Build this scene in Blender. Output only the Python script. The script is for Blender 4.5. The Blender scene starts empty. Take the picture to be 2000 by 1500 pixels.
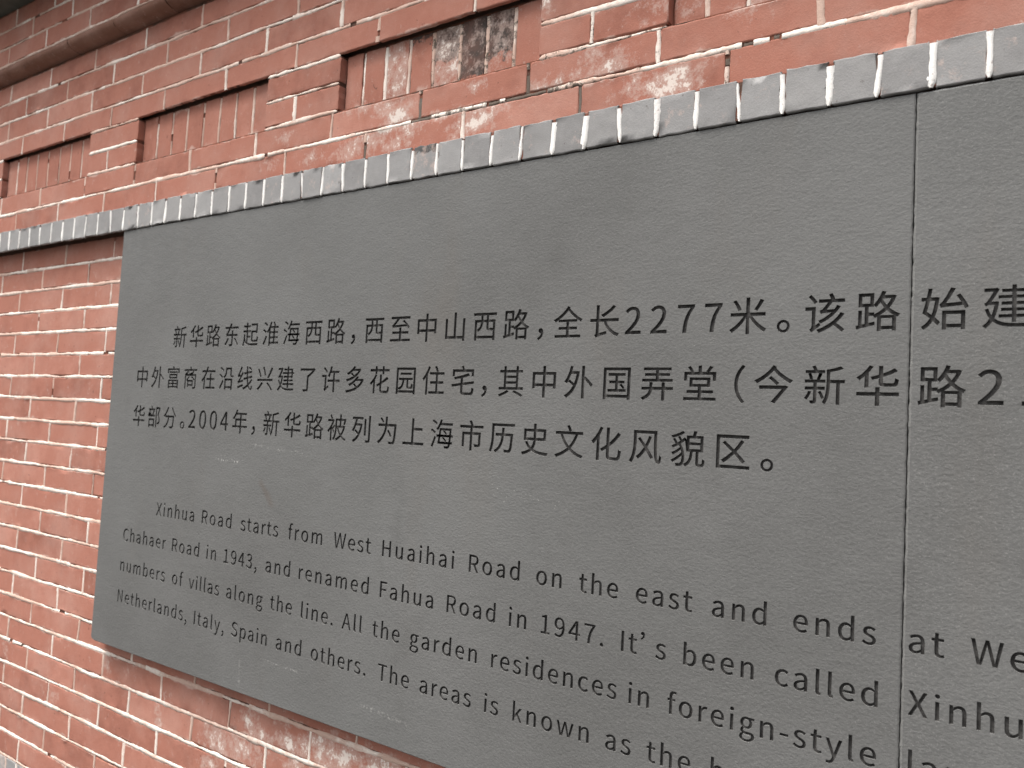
import bpy, math, random
import numpy as np
from mathutils import Matrix, Vector
from mathutils.geometry import tessellate_polygon

S = bpy.context.scene
COL = S.collection

# ------------------------------------------------------------------ camera
cam = bpy.data.cameras.new("camera")
cam_ob = bpy.data.objects.new("camera", cam)
COL.objects.link(cam_ob)
right = Vector((0.81676503, 0.57441146, 0.05428041)).normalized()
up = Vector((-0.01138218, -0.07801875, 0.99688691))
fwd = Vector((-0.57685816, 0.8148402, 0.05718493)).normalized()
up = right.cross(fwd).normalized()
fwd = up.cross(right).normalized()
M = Matrix((right, up, -fwd)).transposed().to_4x4()
M.translation = Vector((2.09140, -1.15100, -0.47125))
cam_ob.matrix_world = M
cam.sensor_width = 36.0
cam.lens = 36.0 * 1610.5 / 2000.0
cam.clip_start = 0.02
cam.clip_end = 2000.0
cam.dof.use_dof = True
cam.dof.focus_distance = 1.35
cam.dof.aperture_fstop = 6.5
S.camera = cam_ob

# ------------------------------------------------------------------ sky and sun (bright overcast)
SUN_AZ = Vector((-0.50, -0.86, 0.0)).normalized()
SUN_EL = math.radians(70)
world = bpy.data.worlds.new("World")
S.world = world
world.use_nodes = True
wt = world.node_tree
wt.nodes.clear()
wo = wt.nodes.new("ShaderNodeOutputWorld")
wb = wt.nodes.new("ShaderNodeBackground")
sky = wt.nodes.new("ShaderNodeTexSky")
sky.sky_type = 'NISHITA'
sky.sun_disc = False
sky.sun_elevation = SUN_EL
sky.sun_rotation = math.atan2(SUN_AZ.x, SUN_AZ.y)
sky.air_density = 1.0
sky.dust_density = 4.0
sky.ozone_density = 1.0
hsv = wt.nodes.new("ShaderNodeHueSaturation")          # overcast: the blue of the sky is washed out
hsv.inputs["Saturation"].default_value = 0.12
wb.inputs["Strength"].default_value = 0.08
wt.links.new(sky.outputs[0], hsv.inputs["Color"])
# overcast sky: about three times as bright overhead as at the horizon
wtc = wt.nodes.new("ShaderNodeTexCoord")
wsep = wt.nodes.new("ShaderNodeSeparateXYZ")
wt.links.new(wtc.outputs["Generated"], wsep.inputs[0])
wmr = wt.nodes.new("ShaderNodeMapRange")
wmr.inputs["From Min"].default_value = 0.0
wmr.inputs["From Max"].default_value = 1.0
wmr.inputs["To Min"].default_value = 0.45
wmr.inputs["To Max"].default_value = 2.0
wt.links.new(wsep.outputs[2], wmr.inputs["Value"])
wvm = wt.nodes.new("ShaderNodeVectorMath")
wvm.operation = 'SCALE'
wt.links.new(hsv.outputs[0], wvm.inputs[0])
wt.links.new(wmr.outputs[0], wvm.inputs["Scale"])
wt.links.new(wvm.outputs[0], wb.inputs["Color"])
wt.links.new(wb.outputs[0], wo.inputs["Surface"])

sun = bpy.data.lights.new("sun", 'SUN')
sun.energy = 1.5
sun.angle = math.radians(36)
sun.color = (1.0, 0.95, 0.88)
sun_ob = bpy.data.objects.new("sun", sun)
COL.objects.link(sun_ob)
sd = Vector((SUN_AZ.x * math.cos(SUN_EL), SUN_AZ.y * math.cos(SUN_EL), math.sin(SUN_EL)))
sun_ob.rotation_euler = (-sd).to_track_quat('-Z', 'Y').to_euler()
sun_ob.location = sd * 20

S.view_settings.view_transform = 'Standard'
S.view_settings.look = 'None'
S.view_settings.gamma = 1.0
S.view_settings.exposure = 1.5

rnd = random.Random(7)
# world axes: X along the wall to the right, Y into the wall, Z up; stone face at Y=0, its top edge at Z=0
GROUND = -2.05
YU = 0.020      # upper brickwork face
YR = 0.037      # recessed panels between the piers
YB = -0.003     # grey header course face
YM = -0.020     # courses above the moulding
YW = 0.035      # lower brickwork face (the field that carries the stone)
XL, XR = -6.6, 4.6


# ------------------------------------------------------------------ material helpers
class NT:
    def __init__(self, name, rough=0.85, spec=0.25):
        self.m = bpy.data.materials.new(name)
        self.m.use_nodes = True
        self.t = self.m.node_tree
        self.b = self.t.nodes["Principled BSDF"]
        self.b.inputs["Roughness"].default_value = rough
        self.b.inputs["Specular IOR Level"].default_value = spec
        self.tc = self.t.nodes.new("ShaderNodeTexCoord")
        self.obj = self.tc.outputs["Object"]

    def new(self, kind, **kw):
        n = self.t.nodes.new(kind)
        for k, v in kw.items():
            setattr(n, k, v)
        return n

    def put(self, sock, v):
        if isinstance(v, (int, float)):
            sock.default_value = v
        elif isinstance(v, tuple):
            sock.default_value = v if len(v) == len(sock.default_value) else (*v, 1.0)
        else:
            self.t.links.new(v, sock)

    def mapped(self, scale=(1, 1, 1), loc=(0, 0, 0), rot=(0, 0, 0)):
        n = self.new("ShaderNodeMapping")
        self.put(n.inputs["Vector"], self.obj)
        n.inputs["Scale"].default_value = scale
        n.inputs["Location"].default_value = loc
        n.inputs["Rotation"].default_value = rot
        return n.outputs[0]

    def noise(self, scale, detail=4.0, rough=0.55, vec=None, dist=0.0):
        n = self.new("ShaderNodeTexNoise")
        self.put(n.inputs["Vector"], vec if vec is not None else self.obj)
        n.inputs["Scale"].default_value = scale
        n.inputs["Detail"].default_value = detail
        n.inputs["Roughness"].default_value = rough
        n.inputs["Distortion"].default_value = dist
        return n.outputs["Fac"]

    def voronoi(self, scale, vec=None):
        n = self.new("ShaderNodeTexVoronoi")
        self.put(n.inputs["Vector"], vec if vec is not None else self.obj)
        n.inputs["Scale"].default_value = scale
        return n.outputs["Distance"]

    def math(self, op, a, b=0.0, c=0.0, clamp=False):
        n = self.new("ShaderNodeMath", operation=op, use_clamp=clamp)
        self.put(n.inputs[0], a)
        self.put(n.inputs[1], b)
        self.put(n.inputs[2], c)
        return n.outputs[0]

    def step(self, v, lo, hi):
        n = self.new("ShaderNodeMapRange", interpolation_type='SMOOTHSTEP')
        self.put(n.inputs["Value"], v)
        n.inputs["From Min"].default_value = lo
        n.inputs["From Max"].default_value = hi
        return n.outputs[0]

    def mix(self, f, a, b, blend='MIX'):
        n = self.new("ShaderNodeMix", data_type='RGBA', blend_type=blend)
        self.put(n.inputs[0], f)
        self.put(n.inputs[6], a)
        self.put(n.inputs[7], b)
        return n.outputs[2]

    def attr(self, name):
        n = self.new("ShaderNodeAttribute", attribute_name=name)
        s = self.new("ShaderNodeSeparateColor")
        self.put(s.inputs[0], n.outputs["Color"])
        return s.outputs

    def xyz(self):
        s = self.new("ShaderNodeSeparateXYZ")
        self.put(s.inputs[0], self.obj)
        return s.outputs

    def bump(self, h, strength, dist, normal=None):
        n = self.new("ShaderNodeBump")
        n.inputs["Strength"].default_value = strength
        n.inputs["Distance"].default_value = dist
        self.put(n.inputs["Height"], h)
        if normal is not None:
            self.put(n.inputs["Normal"], normal)
        return n.outputs[0]

    def done(self, color, normal=None, rough=None):
        self.put(self.b.inputs["Base Color"], color)
        if normal is not None:
            self.put(self.b.inputs["Normal"], normal)
        if rough is not None:
            self.put(self.b.inputs["Roughness"], rough)
        return self.m


def brick_material(name, c_dark, c_mid, c_light, efflo, soot):
    """Fired brick. Vertex colour: R tone of the brick, G salt bloom, B soot; UV-like V runs up each brick in attribute 'place'."""
    n = NT(name, rough=0.88, spec=0.2)
    tone, salt, black = n.attr("tone")[:3]
    pu, pv, _ = n.attr("place")[:3]
    big = n.noise(11.0, 4.0, 0.6)
    mid = n.noise(42.0, 6.0, 0.62)
    fine = n.noise(420.0, 3.0, 0.6)
    f = n.math('ADD', n.math('MULTIPLY', tone, 0.62), n.math('MULTIPLY_ADD', big, 0.9, -0.28))
    f = n.math('ADD', f, n.math('MULTIPLY_ADD', mid, 0.5, -0.25), clamp=True)
    lo = n.mix(n.step(f, 0.0, 0.5), c_dark, c_mid)
    col = n.mix(n.step(f, 0.5, 1.0), lo, c_light)
    g = n.math('MULTIPLY_ADD', fine, 0.5, 0.75)
    gm = n.new("ShaderNodeCombineColor")
    for i in range(3):
        n.put(gm.inputs[i], g)
    col = n.mix(0.55, col, gm.outputs[0], 'MULTIPLY')
    # dark pin holes and stains
    pits = n.math('MULTIPLY', n.step(n.noise(95.0, 3.0, 0.5), 0.69, 0.76), 0.55)
    col = n.mix(pits, col, (0.06, 0.035, 0.028))
    # dust that clings in broad patches, and mortar smeared over the arrises
    dust = n.math('MULTIPLY', n.step(n.noise(6.5, 6.0, 0.65), 0.42, 0.72), 0.30)
    col = n.mix(dust, col, (0.46, 0.30, 0.25) if c_mid[0] > 1.5 * c_mid[2] else (0.36, 0.35, 0.34))
    ed = n.math('SUBTRACT', 0.5, n.math('ABSOLUTE', n.math('SUBTRACT', pv, 0.5)))
    sme = n.math('SUBTRACT', n.math('MULTIPLY_ADD', n.noise(17.0, 7.0, 0.66), 0.9, -0.46), ed)
    col = n.mix(n.math('MULTIPLY', n.step(sme, -0.02, 0.09), 0.5), col, (0.60, 0.47, 0.41) if c_mid[0] > 1.5 * c_mid[2] else (0.45, 0.44, 0.43))
    # soot: the upper part of a sooty brick
    ragged = n.noise(55.0, 6.0, 0.65)
    sv = n.math('SUBTRACT', n.math('ADD', pv, black), 1.0)
    sv = n.math('ADD', sv, n.math('MULTIPLY_ADD', ragged, 0.9, -0.45))
    sm = n.math('MULTIPLY', n.step(sv, 0.0, 0.10), n.step(black, 0.03, 0.12))
    smix = n.math('MULTIPLY', sm, n.math('MULTIPLY_ADD', n.noise(24.0, 5.0, 0.6), 0.9, 0.42), clamp=True)
    col = n.mix(smix, col, soot)
    # salt bloom, streaked downwards
    st = n.noise(48.0, 9.0, 0.68, n.mapped((1.0, 1.0, 0.8), rot=(0, 0.35, 0)))
    ev = n.math('ADD', salt, n.math('MULTIPLY_ADD', st, 2.0, -1.0))
    ev = n.math('ADD', ev, n.math('MULTIPLY_ADD', n.noise(210.0, 4.0, 0.6), 0.7, -0.37))
    veil = n.math('MULTIPLY', n.step(ev, 0.18, 0.58), 0.52)
    col = n.mix(veil, col, (0.52, 0.40, 0.35))
    em = n.math('MULTIPLY', n.step(ev, 0.58, 0.78), 0.88)
    col = n.mix(em, col, efflo)
    h = n.math('ADD', n.math('MULTIPLY', mid, 0.6), n.math('MULTIPLY', fine, 0.4))
    nrm = n.bump(h, 0.55, 0.0022)
    return n.done(col, nrm)


MAT_RED = brick_material("red_brick", (0.270, 0.108, 0.077), (0.375, 0.158, 0.114), (0.455, 0.218, 0.165), (0.72, 0.64, 0.58), (0.060, 0.050, 0.045))
MAT_GREY = brick_material("grey_brick", (0.205, 0.199, 0.197), (0.268, 0.261, 0.258), (0.335, 0.328, 0.324), (0.55, 0.55, 0.54), (0.06, 0.06, 0.06))


MAT_MOULD = brick_material("weathered_moulding_brick", (0.150, 0.072, 0.050), (0.220, 0.112, 0.080), (0.290, 0.160, 0.118), (0.5, 0.42, 0.36), (0.060, 0.050, 0.045))


def mortar_material():
    n = NT("lime_pointing", rough=0.9, spec=0.2)
    tone, dirt, pure = n.attr("tone")[:3]
    a = n.noise(60.0, 5.0, 0.6)
    b = n.noise(9.0, 3.0, 0.6)
    f = n.math('ADD', n.math('MULTIPLY', a, 0.9), n.math('MULTIPLY_ADD', b, 1.1, -0.75))
    f = n.math('ADD', f, n.math('MULTIPLY_ADD', tone, 0.8, -0.1))
    col = n.mix(n.step(f, 0.25, 0.85), (0.58, 0.41, 0.335), (0.81, 0.725, 0.65))
    col = n.mix(n.math('MULTIPLY', pure, 0.85), col, (0.84, 0.825, 0.80))
    d = n.math('ADD', dirt, n.math('MULTIPLY_ADD', n.noise(75.0, 6.0, 0.7), 1.9, -0.95))
    col = n.mix(n.math('MULTIPLY', n.step(d, 0.40, 0.62), 0.9), col, (0.085, 0.072, 0.058))
    spk = n.math('MULTIPLY', n.step(n.noise(190.0, 3.0, 0.5), 0.66, 0.72), 0.45)
    col = n.mix(spk, col, (0.22, 0.12, 0.09))
    nrm = n.bump(n.noise(300.0, 4.0, 0.6), 0.6, 0.0015)
    return n.done(col, nrm)


MAT_BEAD = mortar_material()


def bed_material():
    n = NT("joint_bed", rough=0.95, spec=0.1)
    x, y, z = n.xyz()[:3]
    f = n.noise(26.0, 5.0, 0.6)
    col = n.mix(n.step(f, 0.38, 0.62), (0.23, 0.092, 0.062), (0.10, 0.062, 0.048))
    nrm = n.bump(n.noise(240.0, 4.0, 0.6), 0.8, 0.002)
    return n.done(col, nrm)


MAT_BED = bed_material()


def stone_material():
    n = NT("grey_stone", rough=0.72, spec=0.3)
    wavy = n.mapped((1.0, 1.0, 1.45), rot=(0, 0.10, 0))
    g1 = n.noise(175.0, 4.0, 0.58, wavy, 0.25)
    g2 = n.noise(420.0, 3.0, 0.6)
    g3 = n.noise(34.0, 3.0, 0.5, wavy)
    blot = n.noise(3.1, 5.0, 0.6)
    spot = n.noise(520.0, 2.0, 0.5)
    col = n.mix(n.step(blot, 0.30, 0.72), (0.107, 0.105, 0.101), (0.138, 0.136, 0.132))
    col = n.mix(n.math('MULTIPLY', n.step(g1, 0.28, 0.72), 0.42), n.mix(0.22, col, (0.08, 0.08, 0.08)), n.mix(0.16, col, (0.36, 0.36, 0.35)))
    col = n.mix(n.math('MULTIPLY', n.step(spot, 0.60, 0.72), 0.30), col, (0.34, 0.33, 0.32))
    col = n.mix(n.math('MULTIPLY', n.step(spot, 0.40, 0.28), 0.30), col, (0.07, 0.07, 0.07))
    drift = n.noise(1.1, 3.0, 0.5, n.mapped((1, 1, 1.4), (0.7, 0, 0.2)))
    col = n.mix(n.math('MULTIPLY', n.step(drift, 0.38, 0.62), 0.30), col, (0.165, 0.166, 0.162))
    smut = n.noise(7.0, 7.0, 0.7, n.mapped((1, 1, 0.6), (5.3, 0, 2.2)))
    col = n.mix(n.math('MULTIPLY', n.step(smut, 0.55, 0.75), 0.26), col, (0.062, 0.058, 0.054))
    # brown damp patches and faint vertical runs below the top edge
    run = n.noise(5.0, 4.0, 0.6, n.mapped((1.0, 1.0, 0.22)))
    col = n.mix(n.math('MULTIPLY', n.step(run, 0.55, 0.78), 0.30), col, (0.135, 0.118, 0.102))
    # white chips scattered and gathered along a few scuffs
    chips = n.step(n.noise(300.0, 2.0, 0.5), 0.775, 0.80)
    area = n.step(n.noise(4.2, 2.0, 0.5, n.mapped((1, 1, 1), (3.1, 0, 1.7))), 0.52, 0.70)
    col = n.mix(n.math('MULTIPLY', chips, area), col, (0.62, 0.60, 0.57))
    x, y, z = n.xyz()[:3]
    for (xa, za, xb, zb, wd, st, sc, thr) in SCUFFS:
        L = math.hypot(xb - xa, zb - za)
        ux, uz = (xb - xa) / L, (zb - za) / L
        u = n.math('ADD', n.math('MULTIPLY', x, ux), n.math('MULTIPLY_ADD', z, uz, -(xa * ux + za * uz)))
        v = n.math('ABSOLUTE', n.math('ADD', n.math('MULTIPLY', x, -uz), n.math('MULTIPLY_ADD', z, ux, xa * uz - za * ux)))
        v = n.math('ADD', v, n.math('MULTIPLY_ADD', n.noise(40.0, 3.0), 0.012, -0.006))
        m = n.step(n.math('ABSOLUTE', n.math('SUBTRACT', u, L / 2)), L / 2, L / 2 * 0.5)
        m = n.math('MULTIPLY', m, n.step(v, wd, wd * 0.15))
        m = n.math('MULTIPLY', m, n.step(n.noise(sc, 4.0, 0.65), thr, thr + 0.12))
        col = n.mix(n.math('MULTIPLY', m, st), col, (0.66, 0.64, 0.61) if st > 0 and thr > 0.3 else (0.115, 0.10, 0.09))
    h = n.math('ADD', n.math('MULTIPLY', g1, 0.62), n.math('MULTIPLY', g2, 0.16))
    h = n.math('ADD', h, n.math('MULTIPLY', g3, 0.6))
    # sawn edges painted paler, for wear and for light caught on the arris
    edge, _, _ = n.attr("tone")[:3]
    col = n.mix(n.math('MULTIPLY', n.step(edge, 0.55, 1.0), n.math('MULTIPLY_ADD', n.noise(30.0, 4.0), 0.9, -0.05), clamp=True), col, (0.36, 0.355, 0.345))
    nrm = n.bump(h, 0.44, 0.0030)
    return n.done(col, nrm)


# scuffs measured on the stone: x0, z0, x1, z1, half width, strength, grain scale, threshold
SCUFFS = [
    (0.46, -0.566, 0.56, -0.572, 0.010, 0.9, 190.0, 0.56),
    (0.555, -0.530, 0.80, -0.545, 0.006, 0.24, 150.0, 0.52),
    (0.64, -0.975, 0.83, -0.980, 0.005, 0.20, 150.0, 0.52),
    (0.95, -1.000, 1.10, -1.010, 0.006, 0.22, 140.0, 0.48),
    (1.20, -0.575, 1.45, -0.590, 0.022, 0.75, 185.0, 0.61),
    (0.60, -0.985, 0.605, -1.050, 0.004, 0.12, 90.0, 0.42),
    (0.62, -0.60, 0.68, -0.665, 0.012, 0.70, 60.0, 0.20),
]
MAT_STONE = stone_material()


def groove_material():
    n = NT("carved_groove", rough=0.8, spec=0.15)
    f = n.noise(70.0, 4.0, 0.6)
    g = n.noise(260.0, 3.0, 0.6)
    v = n.math('ADD', n.math('MULTIPLY', f, 0.7), n.math('MULTIPLY', g, 0.4))
    col = n.mix(n.step(v, 0.42, 0.74), (0.038, 0.036, 0.035), (0.098, 0.094, 0.090))
    return n.done(col, n.bump(g, 0.5, 0.001))


MAT_GROOVE = groove_material()


def simple_material(name, a, b, scale, rough=0.9, bump=0.4, dist=0.003):
    n = NT(name, rough=rough, spec=0.2)
    f = n.noise(scale, 6.0, 0.6)
    col = n.mix(n.step(f, 0.3, 0.7), a, b)
    return n.done(col, n.bump(n.noise(scale * 8, 4.0, 0.6), bump, dist))


MAT_COPING = simple_material("weathered_coping", (0.055, 0.056, 0.046), (0.11, 0.11, 0.095), 9.0)
MAT_CORE = simple_material("rubble_core", (0.20, 0.12, 0.09), (0.26, 0.16, 0.12), 6.0)


def paving_material():
    n = NT("concrete_pavers", rough=0.85)
    bt = n.new("ShaderNodeTexBrick")
    n.put(bt.inputs["Vector"], n.obj)
    bt.inputs["Color1"].default_value = (0.06, 0.059, 0.056, 1)
    bt.inputs["Color2"].default_value = (0.085, 0.083, 0.078, 1)
    bt.inputs["Mortar"].default_value = (0.06, 0.056, 0.052, 1)
    bt.inputs["Scale"].default_value = 2.5
    bt.inputs["Mortar Size"].default_value = 0.012
    col = n.mix(0.35, bt.outputs["Color"], n.mix(n.noise(5.0, 6.0), (0.045, 0.045, 0.042), (0.10, 0.097, 0.092)))
    return n.done(col, n.bump(n.noise(120.0, 4.0), 0.4, 0.003))


MAT_PAVE = paving_material()


# ------------------------------------------------------------------ object helpers
class Acc:
    """Collects faces, with per-vertex 'tone' and 'place' colours, into ONE mesh."""
    def __init__(self):
        self.v, self.f, self.t, self.p, self.smooth = [], [], [], [], []

    def verts(self, pts, tone=(0.5, 0, 0), place=None):
        i = len(self.v)
        self.v.extend(pts)
        self.t.extend([(*tone, 1.0)] * len(pts))
        self.p.extend([(0.5, 0.5, 0, 1.0)] * len(pts) if place is None else place)
        return i

    def face(self, f, smooth=False):
        self.f.append(f)
        self.smooth.append(smooth)

    def box(self, x0, x1, y0, y1, z0, z1, tone=(0.5, 0, 0)):
        i = self.verts([(x0, y0, z0), (x1, y0, z0), (x1, y1, z0), (x0, y1, z0), (x0, y0, z1), (x1, y0, z1), (x1, y1, z1), (x0, y1, z1)], tone)
        for q in ((0, 1, 5, 4), (1, 2, 6, 5), (2, 3, 7, 6), (3, 0, 4, 7), (4, 5, 6, 7), (3, 2, 1, 0)):
            self.face(tuple(i + k for k in q))

    def build(self, name, mat, parent=None, label=None):
        me = bpy.data.meshes.new(name)
        me.from_pydata(self.v, [], self.f)
        me.polygons.foreach_set("use_smooth", self.smooth)
        for an, data in (("tone", self.t), ("place", self.p)):
            a = me.color_attributes.new(an, 'FLOAT_COLOR', 'POINT')
            a.data.foreach_set("color", np.array(data, dtype=np.float32).ravel())
        me.materials.append(mat)
        me.update()
        o = bpy.data.objects.new(name, me)
        COL.objects.link(o)
        if parent is not None:
            o.parent = parent
        if label:
            o["label"] = label
        return o


def thing(name, label, cat, group=None, kind=None):
    o = bpy.data.objects.new(name, None)
    o.empty_display_size = 0.1
    COL.objects.link(o)
    o["label"] = label
    o["category"] = cat
    if group:
        o["group"] = group
    if kind:
        o["kind"] = kind
    return o


def in_view(x, z):
    return -1.0 < x < 2.3 and -1.6 < z < 0.85


def add_brick(acc, x0, x1, z0, z1, y, tone, depth=0.02, r=0.0015, rag=0.0006):
    w, h = x1 - x0, z1 - z0
    if in_view((x0 + x1) / 2, (z0 + z1) / 2):
        nx, nz = max(2, int(round(w / 0.014))), max(2, int(round(h / 0.013)))
    else:
        nx, nz = 2, 2
    us = [0.0, r, 1.8 * r] + [r + (w - 2 * r) * k / nx for k in range(1, nx)] + [w - 1.8 * r, w - r, w]
    vs = [0.0, r, 1.8 * r] + [r + (h - 2 * r) * k / nz for k in range(1, nz)] + [h - 1.8 * r, h - r, h]
    tx, tz = rnd.uniform(-0.006, 0.006), rnd.uniform(-0.014, 0.014)      # each brick sits a little out of true
    dy = rnd.uniform(-0.0007, 0.0007)
    nu, nv = len(us), len(vs)
    je = lambda: rnd.gauss(0, rag)
    chip = lambda: rnd.uniform(0.0004, 0.0011) if rnd.random() < 0.05 else 0.0
    pts, place = [], []
    ju = [je() for _ in us]; jt = [je() for _ in us]
    jl = [je() for _ in vs]; jr = [je() for _ in vs]
    cb_ = [chip() for _ in us]; ct_ = [chip() for _ in us]
    for j, b in enumerate(vs):
        for i, a in enumerate(us):
            ei = i in (0, nu - 1)
            ej = j in (0, nv - 1)
            yy = y + dy + (a - w / 2) * tx * 0.3 + (b - h / 2) * tz * 0.3
            xx, zz = x0 + a, z0 + b
            if ei and ej:
                yy += 0.0016
                xx += 0.0009 if i == 0 else -0.0009
                zz += 0.0008 if j == 0 else -0.0008
            elif ei or ej:
                yy += 0.0008 + abs(je()) * 0.6
            else:
                yy += rnd.gauss(0, 0.00012)
            if j <= 1: zz += ju[i] + cb_[i]
            if j >= nv - 2: zz += jt[i] - ct_[i]
            if i <= 1: xx += jl[j]
            if i >= nu - 2: xx += jr[j]
            pts.append((xx, yy, zz))
            place.append((a / w, b / h, 0.0, 1.0))
    base = acc.verts(pts, tone, place)
    if tone[2] == 0.0 and YB + 0.003 < y:
        for k, p in enumerate(pts):
            e = salt_at(p[0], p[2])
            if e > tone[1]:
                acc.t[base + k] = (tone[0], e, tone[2], 1.0)
    for j in range(nv - 1):
        for i in range(nu - 1):
            k = base + j * nu + i
            acc.face((k, k + 1, k + 1 + nu, k + nu), True)
    ring = [i for i in range(nu)] + [j * nu + nu - 1 for j in range(1, nv)] + [(nv - 1) * nu + i for i in range(nu - 2, -1, -1)] + [j * nu for j in range(nv - 2, 0, -1)]
    n = len(ring)
    s0 = acc.verts([pts[k] for k in ring], tone, [place[k] for k in ring])
    s1 = acc.verts([(pts[k][0], y + depth, pts[k][2]) for k in ring], tone, [place[k] for k in ring])
    for q in range(n):
        p = (q + 1) % n
        acc.face((s0 + q, s1 + q, s1 + p, s0 + p))


def wander(n, amp, smooth=3):
    a = [rnd.gauss(0, 1) for _ in range(n + 2 * smooth)]
    return [amp * sum(a[k:k + 2 * smooth + 1]) / math.sqrt(2 * smooth + 1) for k in range(n)]


def add_bead(acc, p0, p1, y, width, tone=0.5, dirt=0.0, gaps=(), lift=-0.0007, jitter=1.0, fade0=0.0, fade1=0.0, pure=0.0):
    """A bead of pointing from p0 to p1 (x, z) lying in a joint of the face y: uneven width, wavering line, ragged ends."""
    L = math.hypot(p1[0] - p0[0], p1[1] - p0[1])
    ux, uz = (p1[0] - p0[0]) / L, (p1[1] - p0[1]) / L
    fine = in_view((p0[0] + p1[0]) / 2, (p0[1] + p1[1]) / 2) or L > 1.0
    n = max(4, int(L / (0.006 if fine else 0.03)))
    c = wander(n + 1, 0.00075 * jitter, 5)
    wv = wander(n + 1, 0.16 * jitter, 2)
    w2 = wander(n + 1, 0.22 * jitter, 10)
    tv = wander(n + 1, 0.22, 14)
    prev = None
    for k in range(n + 1):
        s = L * k / n
        hw = 0.5 * width * max(0.12, 1 + wv[k] + w2[k])
        if fade0: hw *= min(1.0, 0.25 + s / fade0)
        if fade1: hw *= min(1.0, 0.25 + (L - s) / fade1)
        gap = any(a <= s <= b for a, b in gaps)
        cx, cz = p0[0] + ux * s - uz * c[k], p0[1] + uz * s + ux * c[k]
        yb = y + 0.0030
        yf = y + lift + abs(rnd.gauss(0, 0.0003))
        pts = []
        for t, yy in ((-1.0, yb), (-0.86, yf + 0.0003), (0.0, yf), (0.86, yf + 0.0003), (1.0, yb)):
            q = t * hw + rnd.gauss(0, 0.00018)
            pts.append((cx - uz * q, yy, cz + ux * q))
        if gap:
            prev = None
            continue
        i = acc.verts(pts, (min(1, max(0, tone + tv[k])), dirt, pure))
        if prev is not None:
            for m in range(4):
                acc.face((prev + m, i + m, i + m + 1, prev + m + 1), True)
        prev = i


def rgaps(L, rate, lo=0.006, hi=0.03):
    out = []
    s = 0.0
    while True:
        s += rnd.expovariate(rate)
        if s > L:
            return out
        g = rnd.uniform(lo, hi)
        out.append((s, s + g))
        s += g


# ------------------------------------------------------------------ where stains sit on the wall
# salt bloom as seen on the bricks: x, z, radius x, radius z, strength
SALT = [
    (0.944, 0.150, .028, .022, .95), (0.918, 0.166, .030, .014, .7), (0.861, 0.180, .05, .010, .55), (0.975, 0.121, .030, .012, .8), (0.922, 0.119, .050, .010, .8), (0.868, 0.106, .028, .016, .75),
    (0.949, 0.089, .045, .012, .6), (0.905, 0.098, .055, .020, .38), (1.143, 0.095, .032, .014, .95), (1.067, 0.124, .05, .008, .75), (1.171, 0.114, .045, .010, .7), (1.097, 0.086, .02, .016, .55), (1.147, 0.168, .022, .012, .55),
    (1.427, 0.143, .028, .018, .80), (1.395, 0.169, .018, .012, .55), (1.343, 0.142, .03, .012, .5), (1.300, 0.138, .05, .007, .6), (1.478, 0.114, .02, .012, .6), (1.508, 0.088, .030, .012, .85),
    (1.290, 0.287, .014, .02, .75), (1.547, 0.097, .030, .018, .95), (1.536, 0.082, .04, .010, .9), (1.500, 0.097, .04, .012, .55), (1.664, 0.191, .03, .012, .7), (1.577, 0.108, .02, .01, .5), (1.52, 0.23, .05, .03, .38),
    (0.597, 0.158, .025, .012, .55), (0.692, 0.096, .025, .012, .6), (0.559, 0.102, .03, .010, .5), (0.819, 0.096, .030, .018, .7), (0.788, 0.090, .03, .010, .5),
    (0.600, -1.124, .018, .022, .85), (0.642, -1.148, .030, .012, .9), (0.729, -1.140, .035, .014, .95), (0.778, -1.135, .020, .022, .9), (0.491, -1.200, .055, .026, .58), (0.586, -1.194, .06, .024, .56),
    (0.760, -1.178, .025, .016, .85), (0.265, -1.205, .02, .018, .5), (0.860, -1.130, .10, .030, .66), (0.028, -1.128, .014, .020, .55), (0.294, -1.137, .012, .012, .45), (0.464, -1.254, .03, .016, .6),
    (-0.505, -1.186, .04, .018, .38), (0.830, -1.112, .05, .012, .5), (0.980, -1.125, .10, .028, .68), (0.846, -1.158, .05, .014, .6), (0.62, -1.250, .06, .02, .4), (-0.25, -1.26, .04, .02, .3),
]


def salt_at(x, z):
    e = 0.0
    for sx, sz, rx, rz, w in SALT:
        dx, dz = (x - sx) / rx, (z - sz) / rz
        q = dx * dx + dz * dz
        if q < 6:
            e = max(e, min(w, 0.45 + 0.55 * (w - 0.3)) * math.exp(-0.45 * q))
    return e


def brick_tone(x, z):
    return (min(1.0, max(0.0, rnd.gauss(0.5, 0.22))), rnd.uniform(0, 0.06), 0.0)


def dirt_at(x, z):
    g = lambda cx, cz, rx, rz: math.exp(-((x - cx) / rx) ** 2 - ((z - cz) / rz) ** 2)
    return 0.06 + 0.50 * g(1.12, 0.14, 0.28, 0.10) + 0.24 * g(1.55, 0.15, 0.3, 0.12)


def joints(anchor, pitch, lo=XL, hi=XR, known=()):
    """Perpend positions: measured ones, then the same pitch carried on to both ends."""
    if known:
        ks = list(known)
        a = [ks[0] - pitch * k for k in range(1, int((ks[0] - lo) / pitch) + 1)][::-1]
        b = [ks[-1] + pitch * k for k in range(1, int((hi - ks[-1]) / pitch) + 1)]
        return a + ks + b
    k0 = math.ceil((lo - anchor) / pitch)
    return [anchor + pitch * k for k in range(k0, int((hi - anchor) / pitch) + 1)]


JOINT = 0.0088
BEAD = 0.0084

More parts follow.
